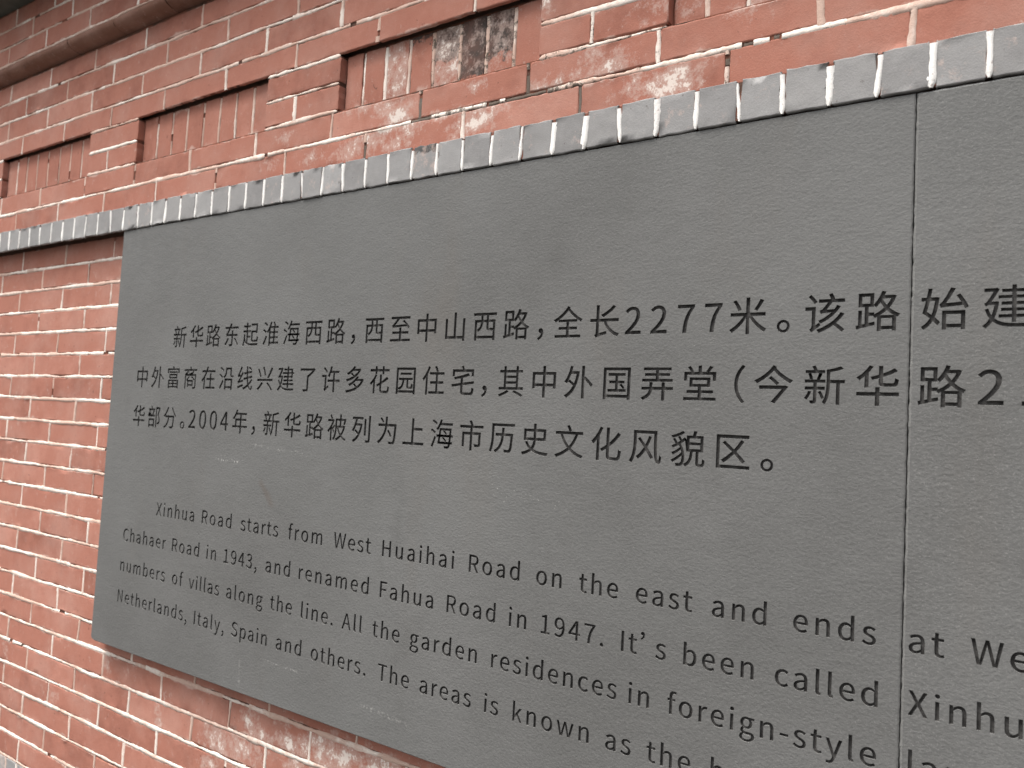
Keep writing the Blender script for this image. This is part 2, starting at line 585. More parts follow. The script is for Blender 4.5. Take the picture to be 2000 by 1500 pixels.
# glyph outlines of the carved characters: character | advance | contours (thousandths of an em)
GLYPHS = """
,|278|75 -190 136 -155 182 -107 211 -49 221 19 212 77 185 113 144 126 110 118 85 96 75 62 84 28 109 6 142 -2 153 -1 140 -57 106 -102 53 -136
-|347|46 245 302 245 302 315 46 315
.|278|139 -13 172 -4 196 20 205 56 196 93 172 117 139 126 105 117 82 93 73 56 82 20 105 -4
0|555|278 -13 343 -2 399 29 444 82 478 156 499 252 506 369 499 485 478 580 444 653 399 705 343 736 278 746 213 736 157 705 111 653 78 580 57 485 50 369 57 252 78 156 112 82 157 29 213 -2|278 61 232 72 193 107 163 168 145 254 138 369 145 483 163 569 193 628 232 663 278 674 324 663 363 628 393 569 411 483 418 369 411 254 393 168 363 107 324 72
1|555|88 0 490 0 490 76 343 76 343 733 273 733 206 703 121 681 121 623 252 623 252 76 88 76
2|555|44 0 505 0 505 79 302 79 182 72 278 168 358 262 418 353 457 442 470 531 460 603 432 663 388 708 329 736 256 746 191 738 135 717 86 683 40 639 93 587 137 631 188 661 245 672 304 661 347 631 372 585 380 527 360 428 298 319 194 195 44 54
3|555|263 -13 338 -4 403 23 454 66 487 124 499 196 487 265 454 319 405 358 344 382 344 387 397 413 438 452 465 502 474 563 464 627 434 678 389 715 330 738 260 746 182 735 115 704 56 659 105 601 150 638 201 663 257 672 309 664 348 640 372 604 381 556 374 511 353 473 315 443 257 423 178 416 178 346 267 339 332 320 375 289 399 248 406 199 395 142 365 100 317 72 257 63 183 75 124 106 76 147 29 88 70 50 121 18 185 -5
4|555|340 0 426 0 426 202 524 202 524 275 426 275 426 733 325 733 20 262 20 202 340 202|340 275 115 275 282 525 341 633 345 633 340 500
7|555|198 0 293 0 303 160 324 299 361 427 421 551 508 678 508 733 49 733 49 655 405 655 329 537 274 418 235 293 211 156
9|555|235 -13 302 -3 365 28 419 81 462 159 491 264 501 398 492 505 468 592 430 659 381 708 321 736 254 746 188 735 131 703 85 654 55 588 44 508 53 426 80 362 122 315 178 287 246 278 307 289 365 320 415 367 402 248 375 162 335 105 286 73 232 63 186 70 144 89 108 119 58 62 104 23 163 -3|414 444 363 387 312 356 261 346 204 358 163 390 138 441 130 508 140 577 166 629 206 663 255 675 306 665 348 637 380 591 403 526
A|608|4 0 97 0 168 224 436 224 506 0 604 0 355 733 252 733|191 297 227 410 300 658 304 658 378 410 413 297
C|638|377 -13 465 -1 539 35 602 92 551 151 502 106 446 78 381 68 304 82 240 121 193 183 163 267 153 369 164 470 195 552 243 614 307 652 384 665 442 656 492 632 534 596 584 656 533 700 465 733 383 746 294 734 216 700 151 645 101 570 69 476 58 366 69 255 100 162 149 87 213 32 290 -1
F|552|101 0 193 0 193 329 473 329 473 407 193 407 193 655 523 655 523 733 101 733
H|728|101 0 193 0 193 346 535 346 535 0 628 0 628 733 535 733 535 426 193 426 193 733 101 733
I|293|101 0 193 0 193 733 101 733
N|723|101 0 188 0 188 385 177 614 181 614 260 463 527 0 622 0 622 733 534 733 534 352 547 120 542 120 463 271 195 733 101 733
R|635|193 385 193 658 316 658 379 654 428 640 464 615 487 578 494 528 487 476 464 436 428 408 379 391 316 385|503 0 607 0 421 321 489 347 541 390 574 451 586 528 577 596 553 649 514 687 463 714 401 728 330 733 101 733 101 0 193 0 193 311 325 311
S|596|304 -13 389 -3 458 27 509 72 542 129 553 195 541 266 509 320 461 360 402 391 298 436 255 455 216 480 187 513 176 559 186 603 213 636 257 658 313 665 377 657 432 633 480 597 528 656 469 703 396 734 313 746 238 737 174 710 125 669 93 616 82 552 96 482 131 429 179 391 231 364 336 318 385 295 424 269 450 235 459 187 449 138 418 101 370 77 305 68 230 79 162 111 103 159 48 95 119 38 205 0
T|599|253 0 346 0 346 655 568 655 568 733 31 733 31 655 253 655
W|878|181 0 291 0 400 442 437 609 441 609 477 442 588 0 700 0 851 733 763 733 684 334 644 96 638 96 586 334 484 733 399 733 298 334 246 96 242 96 198 334 121 733 26 733
X|573|17 0 115 0 220 198 279 317 283 317 346 198 455 0 557 0 342 374 542 733 445 733 347 546 295 438 291 438 233 546 133 733 31 733 231 379
a|563|217 -13 282 -2 342 26 397 65 400 65 408 0 483 0 483 334 476 409 455 471 419 517 366 547 295 557 212 546 139 519 82 486 117 423 164 451 219 472 280 481 335 469 369 439 387 395 392 344 269 324 175 295 110 256 71 205 59 141 71 76 104 27 154 -3|243 61 205 66 175 81 154 107 147 147 160 195 201 233 277 263 392 283 392 132 341 93 293 69
b|618|331 -13 392 -4 447 22 496 64 533 121 558 194 567 280 558 373 531 450 488 508 427 544 351 557 291 547 233 519 180 481 184 578 184 796 92 796 92 0 165 0 173 56 177 56 227 19 279 -5|316 64 276 69 231 87 184 120 184 406 234 447 282 471 328 480 383 471 424 444 451 402 467 346 472 279 464 205 443 145 410 101 367 73
c|510|306 -13 370 -5 429 19 482 55 442 117 405 90 362 70 314 63 258 73 212 100 176 144 154 201 146 271 154 341 178 399 214 442 261 470 317 480 375 467 425 433 471 493 429 525 377 548 313 557 245 548 183 523 130 482 89 426 62 355 52 271 61 187 86 117 125 62 176 21 237 -4
d|620|277 -13 339 -2 395 25 442 64 445 64 453 0 528 0 528 796 436 796 436 587 441 494 394 528 345 549 288 557 216 544 152 507 100 448 66 368 53 271 63 172 93 93 139 35 201 -1|297 64 245 73 203 99 172 142 153 200 147 272 155 341 177 399 211 442 254 470 304 480 348 474 392 456 436 423 436 138 391 97 345 72
e|554|312 -13 380 -6 439 14 490 42 458 103 395 71 322 60 264 69 216 93 178 133 153 186 142 250 508 250 512 302 503 388 476 459 431 512 371 545 295 557 234 548 177 522 127 480 87 424 61 354 52 271 61 188 87 118 128 62 180 21 242 -4|141 315 159 387 194 440 242 473 297 484 354 473 396 441 423 388 432 315
f|325|33 469 107 469 107 0 198 0 198 469 313 469 313 543 198 543 198 629 203 675 217 709 241 729 275 736 305 732 336 721 356 792 314 804 265 809 207 801 163 778 132 741 113 691 107 630 107 543 33 538
g|564|275 -250 368 -240 444 -213 502 -172 538 -120 550 -62 542 -14 519 22 482 48 429 62 361 67 254 67 197 75 167 96 159 126 169 163 194 191 233 177 274 172 338 181 392 205 435 244 463 297 473 361 461 425 429 473 540 473 540 543 351 543 317 553 274 557 211 548 155 523 111 483 82 429 71 363 81 302 108 253 142 217 142 213 114 188 91 154 82 112 88 74 106 44 131 23 131 18 88 -17 60 -59 51 -105 62 -156 92 -196 139 -226 201 -244|274 234 230 243 193 269 168 310 159 363 168 417 193 457 229 481 274 490 320 481 356 457 381 417 390 363 381 310 356 269 319 243|288 -187 222 -180 172 -161 142 -131 131 -92 137 -61 154 -29 186 0 256 -8 350 -8 398 -12 432 -23 453 -45 460 -77 448 -118 413 -153 359 -178
h|607|92 0 184 0 184 394 234 440 281 468 332 477 378 469 411 443 429 398 435 332 435 0 526 0 526 344 520 419 500 479 468 522 421 548 360 557 292 545 232 512 180 466 184 578 184 796 92 796
i|275|92 0 184 0 184 543 92 543|138 655 170 663 191 684 199 716 191 747 170 767 138 775 106 767 86 747 78 716 86 684 106 663
k|552|92 0 182 0 182 143 284 262 443 0 542 0 337 324 518 543 416 543 186 257 182 257 182 796 92 796
l|284|188 -13 241 -5 228 65 209 63 191 72 184 102 184 796 92 796 92 108 97 57 115 19 144 -5
m|926|92 0 184 0 184 394 232 440 277 468 320 477 365 469 396 443 415 398 421 332 421 0 512 0 512 394 561 440 606 468 649 477 694 469 725 443 744 398 750 332 750 0 841 0 841 344 835 419 815 479 783 522 737 548 677 557 613 544 554 507 497 453 476 496 445 529 403 550 347 557 285 544 229 511 178 464 176 464 167 543 92 543
n|610|92 0 184 0 184 394 234 440 281 468 332 477 378 469 411 443 429 398 435 332 435 0 526 0 526 344 520 419 500 479 468 522 421 548 360 557 291 544 231 511 178 464 176 464 167 543 92 543
o|606|303 -13 368 -4 427 21 478 62 518 117 545 187 554 271 545 355 518 426 478 482 427 523 368 548 303 557 238 548 179 523 128 482 88 426 61 355 52 271 61 187 88 117 128 62 179 21 238 -4|303 63 251 73 207 100 174 144 153 201 146 271 153 341 174 399 207 442 251 470 303 480 356 470 399 442 432 399 454 341 461 271 454 201 432 144 399 100 356 73
p|620|92 -229 184 -229 184 -45 181 50 231 15 281 -6 331 -13 392 -4 447 22 496 64 533 121 558 194 567 280 558 373 531 450 488 508 427 544 351 557 289 546 231 518 178 480 176 480 167 543 92 543|316 64 276 69 232 87 184 120 184 406 234 447 282 471 328 480 383 471 424 444 451 402 467 346 472 279 464 205 443 145 410 101 367 73
r|388|92 0 184 0 184 349 214 407 249 446 285 468 320 475 373 466 390 545 364 554 332 557 274 543 221 504 178 444 176 444 167 543 92 543
s|468|234 -13 304 -5 359 18 399 53 423 97 431 148 416 213 378 258 325 289 266 313 209 336 166 365 149 407 155 437 174 463 205 480 250 486 316 472 373 438 417 495 370 526 313 548 249 557 184 549 132 528 94 494 70 452 62 403 76 343 112 300 163 269 220 246 265 228 305 207 333 179 344 143 337 110 318 83 284 65 237 58 177 66 125 89 76 123 32 62 90 23 159 -3
t|377|262 -13 314 -7 363 7 345 76 315 66 283 61 243 68 217 88 203 121 199 165 199 469 347 469 347 543 199 543 199 696 123 696 113 543 27 538 27 469 108 469 108 168 113 107 129 57 158 19 202 -5
u|607|251 -13 319 -1 377 33 430 85 433 85 440 0 516 0 516 543 425 543 425 158 376 106 329 76 278 66 232 74 200 100 182 145 176 210 176 543 84 543 84 199 90 124 110 64 143 22 189 -4
v|521|209 0 316 0 508 543 418 543 315 234 265 74 260 74 210 234 108 543 13 543
w|802|178 0 284 0 361 291 398 449 403 449 440 293 518 0 629 0 776 543 688 543 609 229 576 78 571 78 533 229 448 543 359 543 274 229 238 78 233 78 201 229 120 543 27 543
y|521|101 -234 160 -225 208 -198 247 -158 279 -106 304 -46 508 543 419 543 321 242 277 88 272 88 218 242 108 543 13 543 231 -1 219 -42 199 -89 172 -126 139 -150 97 -159 55 -150 37 -223
’|1000|48 599 69 561 116 590 156 632 183 685 194 748 183 797 155 831 115 843 77 833 55 809 47 778 55 745 77 723 110 714 137 722 126 677 95 633
。|1000|194 244 135 232 87 200 54 151 42 92 54 32 87 -16 135 -49 194 -61 254 -49 302 -16 335 32 347 92 335 151 302 200 254 232|194 -10 143 4 107 40 93 92 107 143 143 179 194 193 246 179 282 143 296 92 282 40 246 4
上|1000|427 825 427 43 51 43 51 -32 950 -32 950 43 506 43 506 441 881 441 881 516 506 516 506 825
东|1000|257 261 207 167 143 82 71 10 135 -38 207 41 276 137 332 241|666 231 783 99 873 -26 940 11 848 134 728 262|77 707 77 636 320 636 225 482 185 428 150 403 177 326 213 336 286 340 507 340 507 24 503 10 488 6 360 6 389 -72 481 -69 542 -57 566 -40 579 -14 583 23 583 340 874 340 874 413 583 413 583 560 507 560 507 413 269 413 341 519 411 636 917 636 917 707 449 707 500 813 420 846 357 707
中|1000|458 840 458 661 96 661 96 186 171 186 171 248 458 248 458 -79 537 -79 537 248 825 248 825 191 902 191 902 661 537 661 537 840|171 322 171 588 458 588 458 322|825 322 537 322 537 588 825 588
为|1000|162 784 222 706 267 632 335 665 288 737 226 812|499 371 576 269 635 173 701 209 640 302 561 401|411 838 411 720 407 599 82 599 82 524 399 524 382 433 352 341 308 248 245 157 162 70 55 -11 114 -66 228 23 316 119 382 219 428 322 459 424 476 524 821 524 806 249 786 89 761 19 743 8 717 5 562 11 580 -28 588 -67 748 -69 794 -58 831 -28 863 56 884 240 900 560 901 599 484 599 487 719 487 838
了|1000|97 762 97 688 745 688 612 581 464 491 464 18 458 1 436 -5 253 -4 283 -80 410 -78 490 -68 522 -52 538 -25 543 17 543 453 670 532 790 625 893 723 834 766 817 762
今|1000|390 533 495 449 580 367 635 420 547 498 441 579|161 348 161 272 722 272 461 -48 538 -83 859 324 801 352 787 348|495 847 406 736 295 634 169 546 35 475 67 443 92 408 242 497 382 605 503 729 627 607 767 498 906 415 965 482 816 562 669 669 548 786 567 813
住|1000|548 819 597 733 631 653 704 682 668 760 616 844|285 836 218 687 132 550 36 437 80 362 179 481 179 -78 254 -78 254 599 310 705 357 814|314 26 314 -45 963 -45 963 26 680 26 680 280 918 280 918 351 680 351 680 573 948 573 948 644 339 644 339 573 605 573 605 351 373 351 373 280 605 280 605 26
全|1000|493 851 403 735 290 628 162 535 26 462 55 433 78 401 197 469 197 404 461 404 461 248 203 248 203 181 461 181 461 16 76 16 76 -52 929 -52 929 16 539 16 539 181 809 181 809 248 539 248 539 404 809 404 809 470 925 397 948 431 977 460 819 553 674 663 542 794 559 820|200 471 310 550 411 640 500 739 597 638 699 550 807 471
兴|1000|53 358 53 287 947 287 947 358|610 195 757 55 876 -75 948 -33 824 95 678 231|304 234 235 144 144 55 45 -20 107 -74 209 7 305 103 385 204|58 722 147 572 209 429 282 462 218 602 126 750|356 801 425 645 468 497 544 523 498 670 426 825|849 798 751 599 636 414 709 390 825 570 935 774
其|1000|573 65 745 -6 880 -76 949 -26 802 43 625 112|361 118 217 42 45 -21 94 -78 268 -11 428 71|686 839 686 723 313 723 313 839 239 839 239 723 83 723 83 653 239 653 239 205 54 205 54 135 946 135 946 205 761 205 761 653 922 653 922 723 761 723 761 839|313 205 313 315 686 315 686 205|313 653 686 653 686 553 313 553|313 488 686 488 686 379 313 379
分|1000|673 822 604 794 689 644 792 504 900 393 961 456 854 556 752 684|324 820 273 708 207 606 130 516 44 442 108 384 187 457 187 388 380 388 365 304 341 224 303 150 247 83 169 26 65 -19 111 -83 223 -30 309 36 371 113 413 198 442 291 459 388 731 388 719 186 702 67 680 14 663 4 637 2 487 8 504 -29 512 -67 670 -69 714 -59 748 -34 777 34 796 179 811 426 812 462 192 462 273 561 345 674 404 798
列|1000|642 724 642 164 716 164 716 724|848 835 848 17 843 1 826 -4 703 -3 728 -76 823 -74 882 -63 906 -47 920 -21 924 18 924 835|181 302 262 242 333 181 259 94 174 27 79 -22 124 -85 225 -29 315 45 393 139 458 254 507 391 541 552 495 566 482 563 257 563 299 714 571 714 571 786 61 786 61 714 224 714 182 566 125 434 53 326 111 276 176 375 232 494 459 494 423 362 373 247 224 357
化|1000|867 695 789 591 697 494 596 406 596 822 516 822 516 346 419 283 322 230 377 173 516 254 516 81 520 23 533 -18 557 -44 594 -58 646 -62 824 -62 878 -54 915 -27 939 21 954 93 962 191 923 206 887 228 881 122 871 56 852 23 820 13 654 13 618 18 600 37 596 79 596 309 722 410 838 523 939 647|313 840 240 690 147 554 42 442 92 369 150 431 207 502 207 -80 286 -80 286 619 340 717 387 817
区|1000|927 786 97 786 97 -50 952 -50 952 22 171 22 171 713 927 713|259 585 505 369 370 249 226 149 286 92 425 196 558 319 679 198 772 92 833 147 734 253 609 374 712 501 802 637 731 665 651 540 555 422 313 629
华|1000|530 826 530 627 357 576 385 517 530 557 530 470 536 419 555 386 593 370 653 365 829 365 879 372 912 396 930 441 940 513 873 542 867 471 852 439 823 431 660 431 625 434 609 445 605 470 605 581 772 643 913 716 856 773 744 710 605 652 605 826|325 842 248 736 152 640 46 563 102 507 223 607 223 337 298 337 298 685 350 750 395 817|52 222 52 149 460 149 460 -80 539 -80 539 149 949 149 949 222 539 222 539 339 460 339 460 222
历|1000|115 791 115 472 113 349 103 217 79 85 35 -35 101 -77 148 52 176 196 188 340 191 472 191 720 947 720 947 791|494 667 488 501 255 501 255 430 482 430 469 335 446 247 412 167 364 95 298 32 212 -20 262 -75 355 -16 427 55 480 136 517 226 543 324 558 430 818 430 803 208 784 78 759 21 742 10 717 7 569 14 586 -23 593 -61 746 -63 790 -53 824 -27 855 45 877 200 894 466 896 501 564 501 571 667
史|1000|196 610 463 610 463 423 196 423|540 610 808 610 808 423 540 423|237 317 170 292 213 213 263 146 320 90 249 51 157 17 43 -13 88 -80 210 -44 308 -3 385 45 493 -6 620 -41 765 -64 929 -78 943 -37 964 -1 805 9 666 26 546 55 443 97 497 176 526 261 538 351 884 351 884 682 540 682 540 836 463 836 463 682 123 682 123 351 461 351 451 276 426 204 378 139 300 216
商|1000|274 643 336 526 405 554 341 666|560 404 667 325 756 250 801 302 603 449|395 442 313 369 220 305 255 245 357 324 451 416|659 660 626 592 584 523 118 523 118 -78 190 -78 190 459 816 459 816 4 811 -11 793 -16 657 -16 680 -74 784 -73 846 -64 869 -51 882 -29 885 3 885 523 662 523 739 642|314 277 314 1 378 1 378 49 682 49 682 277|378 221 619 221 619 104 378 104|441 825 480 732 61 732 61 667 940 667 940 732 562 732 513 844
园|1000|262 623 262 560 740 560 740 623|197 451 197 388 360 388 351 310 332 245 300 192 251 151 181 119 205 93 222 64 302 103 358 154 395 217 417 295 428 388 544 388 544 182 548 140 561 113 587 98 629 94 728 94 763 100 787 122 801 164 808 231 749 257 745 191 737 162 720 156 638 156 615 161 610 183 610 388 798 388 798 451|82 793 82 -80 156 -80 156 -34 843 -34 843 -80 920 -80 920 793|156 36 156 723 843 723 843 36
国|1000|592 320 648 262 691 206 743 237 698 292 641 347|228 196 228 132 777 132 777 196 530 196 530 365 732 365 732 430 530 430 530 573 756 573 756 640 242 640 242 573 459 573 459 430 270 430 270 365 459 365 459 196|86 795 86 -80 162 -80 162 -30 835 -30 835 -80 914 -80 914 795|162 40 162 725 835 725 835 40
在|1000|391 840 338 685 63 685 63 613 305 613 233 489 144 378 38 286 77 217 138 265 193 318 193 -76 268 -76 268 407 334 507 390 613 939 613 939 685 421 685 469 821|598 561 598 368 373 368 373 298 598 298 598 14 333 14 333 -56 938 -56 938 14 673 14 673 298 900 298 900 368 673 368 673 561
堂|1000|295 472 706 472 706 361 295 361|225 533 225 301 461 301 461 201 152 201 152 135 461 135 461 14 66 14 66 -52 937 -52 937 14 536 14 536 135 862 135 862 201 536 201 536 301 780 301 780 533|768 833 726 763 676 696 722 679 536 679 536 841 461 841 461 679 284 679 323 696 284 761 231 829 165 802 210 741 246 679 72 679 72 461 142 461 142 613 858 613 858 461 931 461 931 679 744 679 845 806
外|1000|231 841 199 712 156 592 103 485 39 396 103 348 181 469 245 616 436 616 404 467 358 339 208 448 163 398 248 337 325 272 266 181 199 104 123 41 38 -10 72 -39 101 -72 203 -4 294 86 373 197 439 331 490 490 525 674 473 690 458 687 269 687 306 827|611 840 611 -79 689 -79 689 467 810 359 904 258 966 311 853 423 716 537 689 516 689 840
多|1000|456 842 374 756 258 670 111 594 163 541 289 609 397 685 679 685 591 598 481 524 353 613 298 574 359 534 415 489 248 423 78 381 114 314 246 348 378 396 505 457 620 532 719 622 796 726 747 756 734 753 473 753 539 824|619 493 552 417 459 342 341 271 200 210 247 153 365 207 470 266 560 332 833 332 776 259 706 196 624 142 500 242 438 206 555 106 406 51 244 14 75 -9 106 -82 257 -59 403 -25 541 21 667 82 779 160 872 256 944 373 894 404 880 400 636 400 702 475
始|1000|462 327 462 -80 531 -80 531 -36 833 -36 833 -78 905 -78 905 327|531 31 531 259 833 259 833 31|429 407 522 423 873 452 905 381 969 414 898 551 800 695 740 666 838 517 519 497 617 648 705 819 627 841 538 659 468 544 434 500 404 480|202 565 316 565 290 388 247 241 144 319|65 292 217 174 167 93 108 28 40 -19 86 -78 157 -25 219 42 271 124 364 21 410 82 364 135 303 193 343 316 372 461 389 630 345 637 333 635 216 635 248 831 178 836 148 635 43 635 43 565 134 565 100 417
宅|1000|52 264 62 193 415 234 415 59 419 8 434 -27 462 -50 504 -62 565 -65 790 -65 845 -59 884 -40 910 -5 925 50 934 129 896 142 860 160 854 83 842 36 821 14 786 8 570 8 522 12 500 27 495 59 495 243 942 295 932 364 495 314 495 479 642 514 768 555 708 616 549 565 350 523 140 491 164 426 415 464 415 305|426 828 472 736 80 736 80 525 156 525 156 664 844 664 844 525 923 525 923 736 560 736 499 850
富|1000|212 632 212 578 788 578 788 632|284 468 709 468 709 392 284 392|215 523 215 338 782 338 782 523|459 223 459 144 219 144 219 223|532 223 787 223 787 144 532 144|459 92 459 11 219 11 219 92|532 92 787 92 787 11 532 11|148 281 148 -82 219 -82 219 -47 787 -47 787 -77 861 -77 861 281|425 832 464 759 81 759 81 569 154 569 154 694 847 694 847 569 922 569 922 759 555 759 504 850
山|1000|108 632 108 -2 816 -2 816 -76 893 -76 893 633 816 633 816 74 538 74 538 829 460 829 460 74 185 74 185 632
市|1000|413 825 480 693 51 693 51 620 458 620 458 484 148 484 148 36 223 36 223 411 458 411 458 -78 535 -78 535 411 785 411 785 132 780 117 762 112 616 114 642 40 750 42 819 53 845 69 858 94 862 131 862 484 535 484 535 620 951 620 951 693 550 693 565 698 531 770 486 848
年|1000|48 223 48 151 512 151 512 -80 589 -80 589 151 954 151 954 223 589 223 589 422 884 422 884 493 589 493 589 647 907 647 907 719 307 719 353 824 277 844 218 712 141 592 50 496 115 448 195 538 268 647 512 647 512 493 213 493 213 223|288 223 288 422 512 422 512 223
建|1000|394 755 394 695 581 695 581 620 330 620 330 561 581 561 581 483 387 483 387 422 581 422 581 345 379 345 379 288 581 288 581 209 337 209 337 149 581 149 581 49 652 49 652 149 937 149 937 209 652 209 652 288 899 288 899 345 652 345 652 422 876 422 876 561 945 561 945 620 876 620 876 755 652 755 652 840 581 840 581 755|652 561 809 561 809 483 652 483|652 620 652 695 809 695 809 620|97 393 110 410 135 425 258 425 234 300 200 193 163 261 134 343 78 322 119 213 169 126 109 38 37 -30 92 -80 160 -15 218 70 304 8 406 -30 522 -50 653 -55 933 -55 962 14 654 13 533 18 425 36 330 72 249 132 286 233 314 350 334 483 292 493 278 492 192 492 267 617 338 758 290 789 266 778 64 778 64 711 237 711 174 589 129 515 97 474 66 454
弄|1000|61 487 61 422 938 422 938 487 535 487 535 578 859 578 859 640 535 640 535 728 892 728 892 793 101 793 101 728 460 728 460 640 140 640 140 578 460 578 460 487|640 397 640 270 357 270 357 274 357 397 283 397 283 275 283 270 52 270 52 202 277 202 257 141 215 83 144 28 36 -20 84 -79 186 -32 259 21 309 78 338 139 353 202 640 202 640 -80 717 -80 717 202 950 202 950 270 717 270 717 397
文|1000|423 823 467 742 497 666 580 693 547 767 501 847|50 664 50 590 206 590 272 445 352 315 447 200 328 116 192 47 36 -7 83 -78 241 -18 380 56 502 146 623 55 760 -18 915 -73 967 -4 815 46 679 115 560 201 653 313 731 442 796 590 954 590 954 664|504 253 417 354 343 467 284 590 711 590 655 463 586 351
新|1000|360 213 406 130 442 51 495 83 460 159 411 240|135 235 96 145 41 68 94 30 151 116 196 220|553 744 553 400 550 294 538 183 510 73 460 -25 518 -71 573 37 605 159 620 284 623 400 623 432 775 432 775 -75 848 -75 848 432 958 432 958 502 623 502 623 694 783 725 927 767 866 822 725 779|214 827 258 735 61 735 61 672 503 672 503 735 336 735 282 844|377 667 323 507 46 507 46 443 251 443 251 339 50 339 50 273 251 273 251 18 249 8 239 5 162 5 184 -59 247 -57 290 -47 314 -24 320 17 320 273 507 273 507 339 320 339 320 443 519 443 519 507 391 507 447 652|126 651 152 577 165 507 230 525 215 593 187 665
沿|1000|89 772 188 710 268 646 317 699 234 760 135 818|36 501 138 443 221 384 268 437 183 494 82 548|62 -11 124 -65 223 90 317 254 264 305 161 133|396 352 396 -82 468 -82 468 -21 803 -21 803 -78 879 -78 879 352|468 49 468 282 803 282 803 49|451 794 451 685 448 632 435 577 409 522 365 470 299 422 326 395 348 364 422 420 472 483 504 551 520 618 524 683 524 724 739 724 739 518 742 472 755 440 780 422 821 416 899 416 950 421 945 481 898 477 830 477 815 486 812 517 812 794
海|1000|95 775 190 723 268 668 312 725 233 778 138 826|42 484 132 433 206 379 249 437 174 488 83 536|72 -22 137 -63 205 96 268 263 210 304 141 128|557 469 620 413 668 356 458 356 475 497 821 497 814 356 672 356 713 386 664 442 600 497|285 356 285 287 378 287 341 67 786 67 775 27 763 5 748 -7 726 -10 608 -4 622 -36 629 -69 755 -70 794 -61 826 -34 844 3 859 67 935 67 935 132 868 132 880 287 963 287 963 356 884 356 892 526 893 562 412 562 387 356|448 287 810 287 797 132 426 132|532 257 599 194 651 132 696 164 643 224 575 284|442 841 398 726 340 619 273 532 338 490 394 567 446 658 938 658 938 727 479 727 515 822
淮|1000|97 772 187 720 262 668 305 729 228 779 139 827|36 501 125 452 200 403 242 466 166 513 78 557|66 -12 133 -62 210 95 281 261 222 309 143 135|475 394 665 394 665 262 475 262|475 461 475 592 665 592 665 461|629 807 669 732 698 661 494 661 557 813 484 833 427 689 353 556 270 446 327 392 402 494 402 -80 475 -80 475 -11 960 -11 960 59 737 59 737 195 914 195 914 262 737 262 737 394 915 394 915 461 737 461 737 592 938 592 938 661 708 661 770 688 739 758 695 833|475 195 665 195 665 59 475 59
米|1000|813 791 746 660 667 539 731 509 813 625 894 758|116 753 198 631 253 516 327 549 268 663 184 782|459 839 459 455 58 455 58 380 400 380 325 276 235 178 136 94 35 29 91 -34 224 66 352 195 459 343 459 -80 538 -80 538 346 648 202 777 73 911 -25 937 9 968 39 833 128 704 246 598 380 941 380 941 455 538 455 538 839
线|1000|54 54 70 -18 398 80 387 144|704 780 783 736 849 689 893 736 827 781 748 822|72 423 112 434 232 452 130 317 89 272 54 251 78 182 145 204 384 255 384 318 185 282 298 430 401 592 338 630 275 519 148 506 235 648 309 804 239 837 165 664 104 556 74 514 47 494|887 349 817 259 728 178 706 265 688 367 943 415 931 481 679 434 666 566 915 604 903 670 662 634 658 842 584 842 591 623 433 600 445 532 595 555 608 421 413 385 425 317 617 353 638 235 666 133 530 57 381 0 428 -62 565 -5 691 66 724 6 763 -39 807 -67 857 -77 901 -70 931 -47 950 -2 963 68 934 84 907 108 900 39 887 5 865 -4 823 9 786 48 753 110 862 208 950 319
至|1000|146 423 274 438 783 463 845 391 910 437 795 554 653 670 594 631 719 525 254 507 349 603 442 714 917 714 917 785 77 785 77 714 343 714 253 608 191 544 154 512 122 497|460 415 460 285 142 285 142 215 460 215 460 30 54 30 54 -41 948 -41 948 30 537 30 537 215 864 215 864 285 537 285 537 415
花|1000|852 484 738 404 597 323 597 560 520 560 520 284 366 214 396 157 520 211 520 59 526 -1 547 -39 587 -58 649 -64 835 -64 883 -58 916 -38 938 -2 952 54 960 132 923 145 890 163 885 84 875 37 858 14 830 8 656 8 618 12 601 27 597 58 597 247 764 334 906 423|306 564 237 449 149 344 51 260 113 207 216 305 216 -79 292 -79 292 399 339 469 379 541|628 840 628 743 376 743 376 840 301 840 301 743 60 743 60 671 301 671 301 585 376 585 376 671 628 671 628 580 705 580 705 671 939 671 939 743 705 743 705 840
被|1000|140 808 183 735 216 666 277 701 197 836|40 663 40 594 275 594 207 467 122 351 30 259 65 190 178 313 178 -79 248 -79 248 324 338 187 379 245 308 336 403 430 356 472 278 373 248 409 248 412 310 522 360 637 322 666 311 663|424 692 424 431 421 320 405 200 370 82 307 -25 362 -73 424 31 463 147 484 267 492 381 501 381 540 280 589 190 648 109 545 34 432 -18 473 -79 590 -22 697 58 763 4 838 -41 920 -76 967 -12 886 18 812 58 747 108 815 200 871 308 911 433 866 451 852 447 709 447 709 622 864 622 826 495 889 480 922 574 954 682 901 695 890 692 709 692 709 840 639 840 639 692|639 622 639 447 493 447 493 622|824 381 791 298 748 224 697 158 623 261 568 381
西|1000|59 775 59 702 356 702 356 557 113 557 113 -76 186 -76 186 -14 819 -14 819 -73 894 -73 894 557 641 557 641 702 939 702 939 775|186 56 186 244 230 190 307 240 361 296 396 358 415 423 423 488 568 488 568 330 572 280 588 249 619 233 670 228 806 228 819 228 819 56|186 246 186 488 355 488 345 422 319 358 268 298|424 557 424 702 568 702 568 557|641 488 819 488 819 301 799 299 679 299 654 301 643 310 641 330
许|1000|120 766 204 686 272 609 322 662 254 735 168 811|356 363 356 291 628 291 628 -79 704 -79 704 291 960 291 960 363 704 363 704 606 923 606 923 678 525 678 562 829 488 840 456 707 411 586 351 488 420 454 463 523 500 606 628 606 628 363|207 -50 252 -11 407 99 386 161 277 89 277 528 44 528 44 456 204 456 204 93 198 58 184 34 167 19
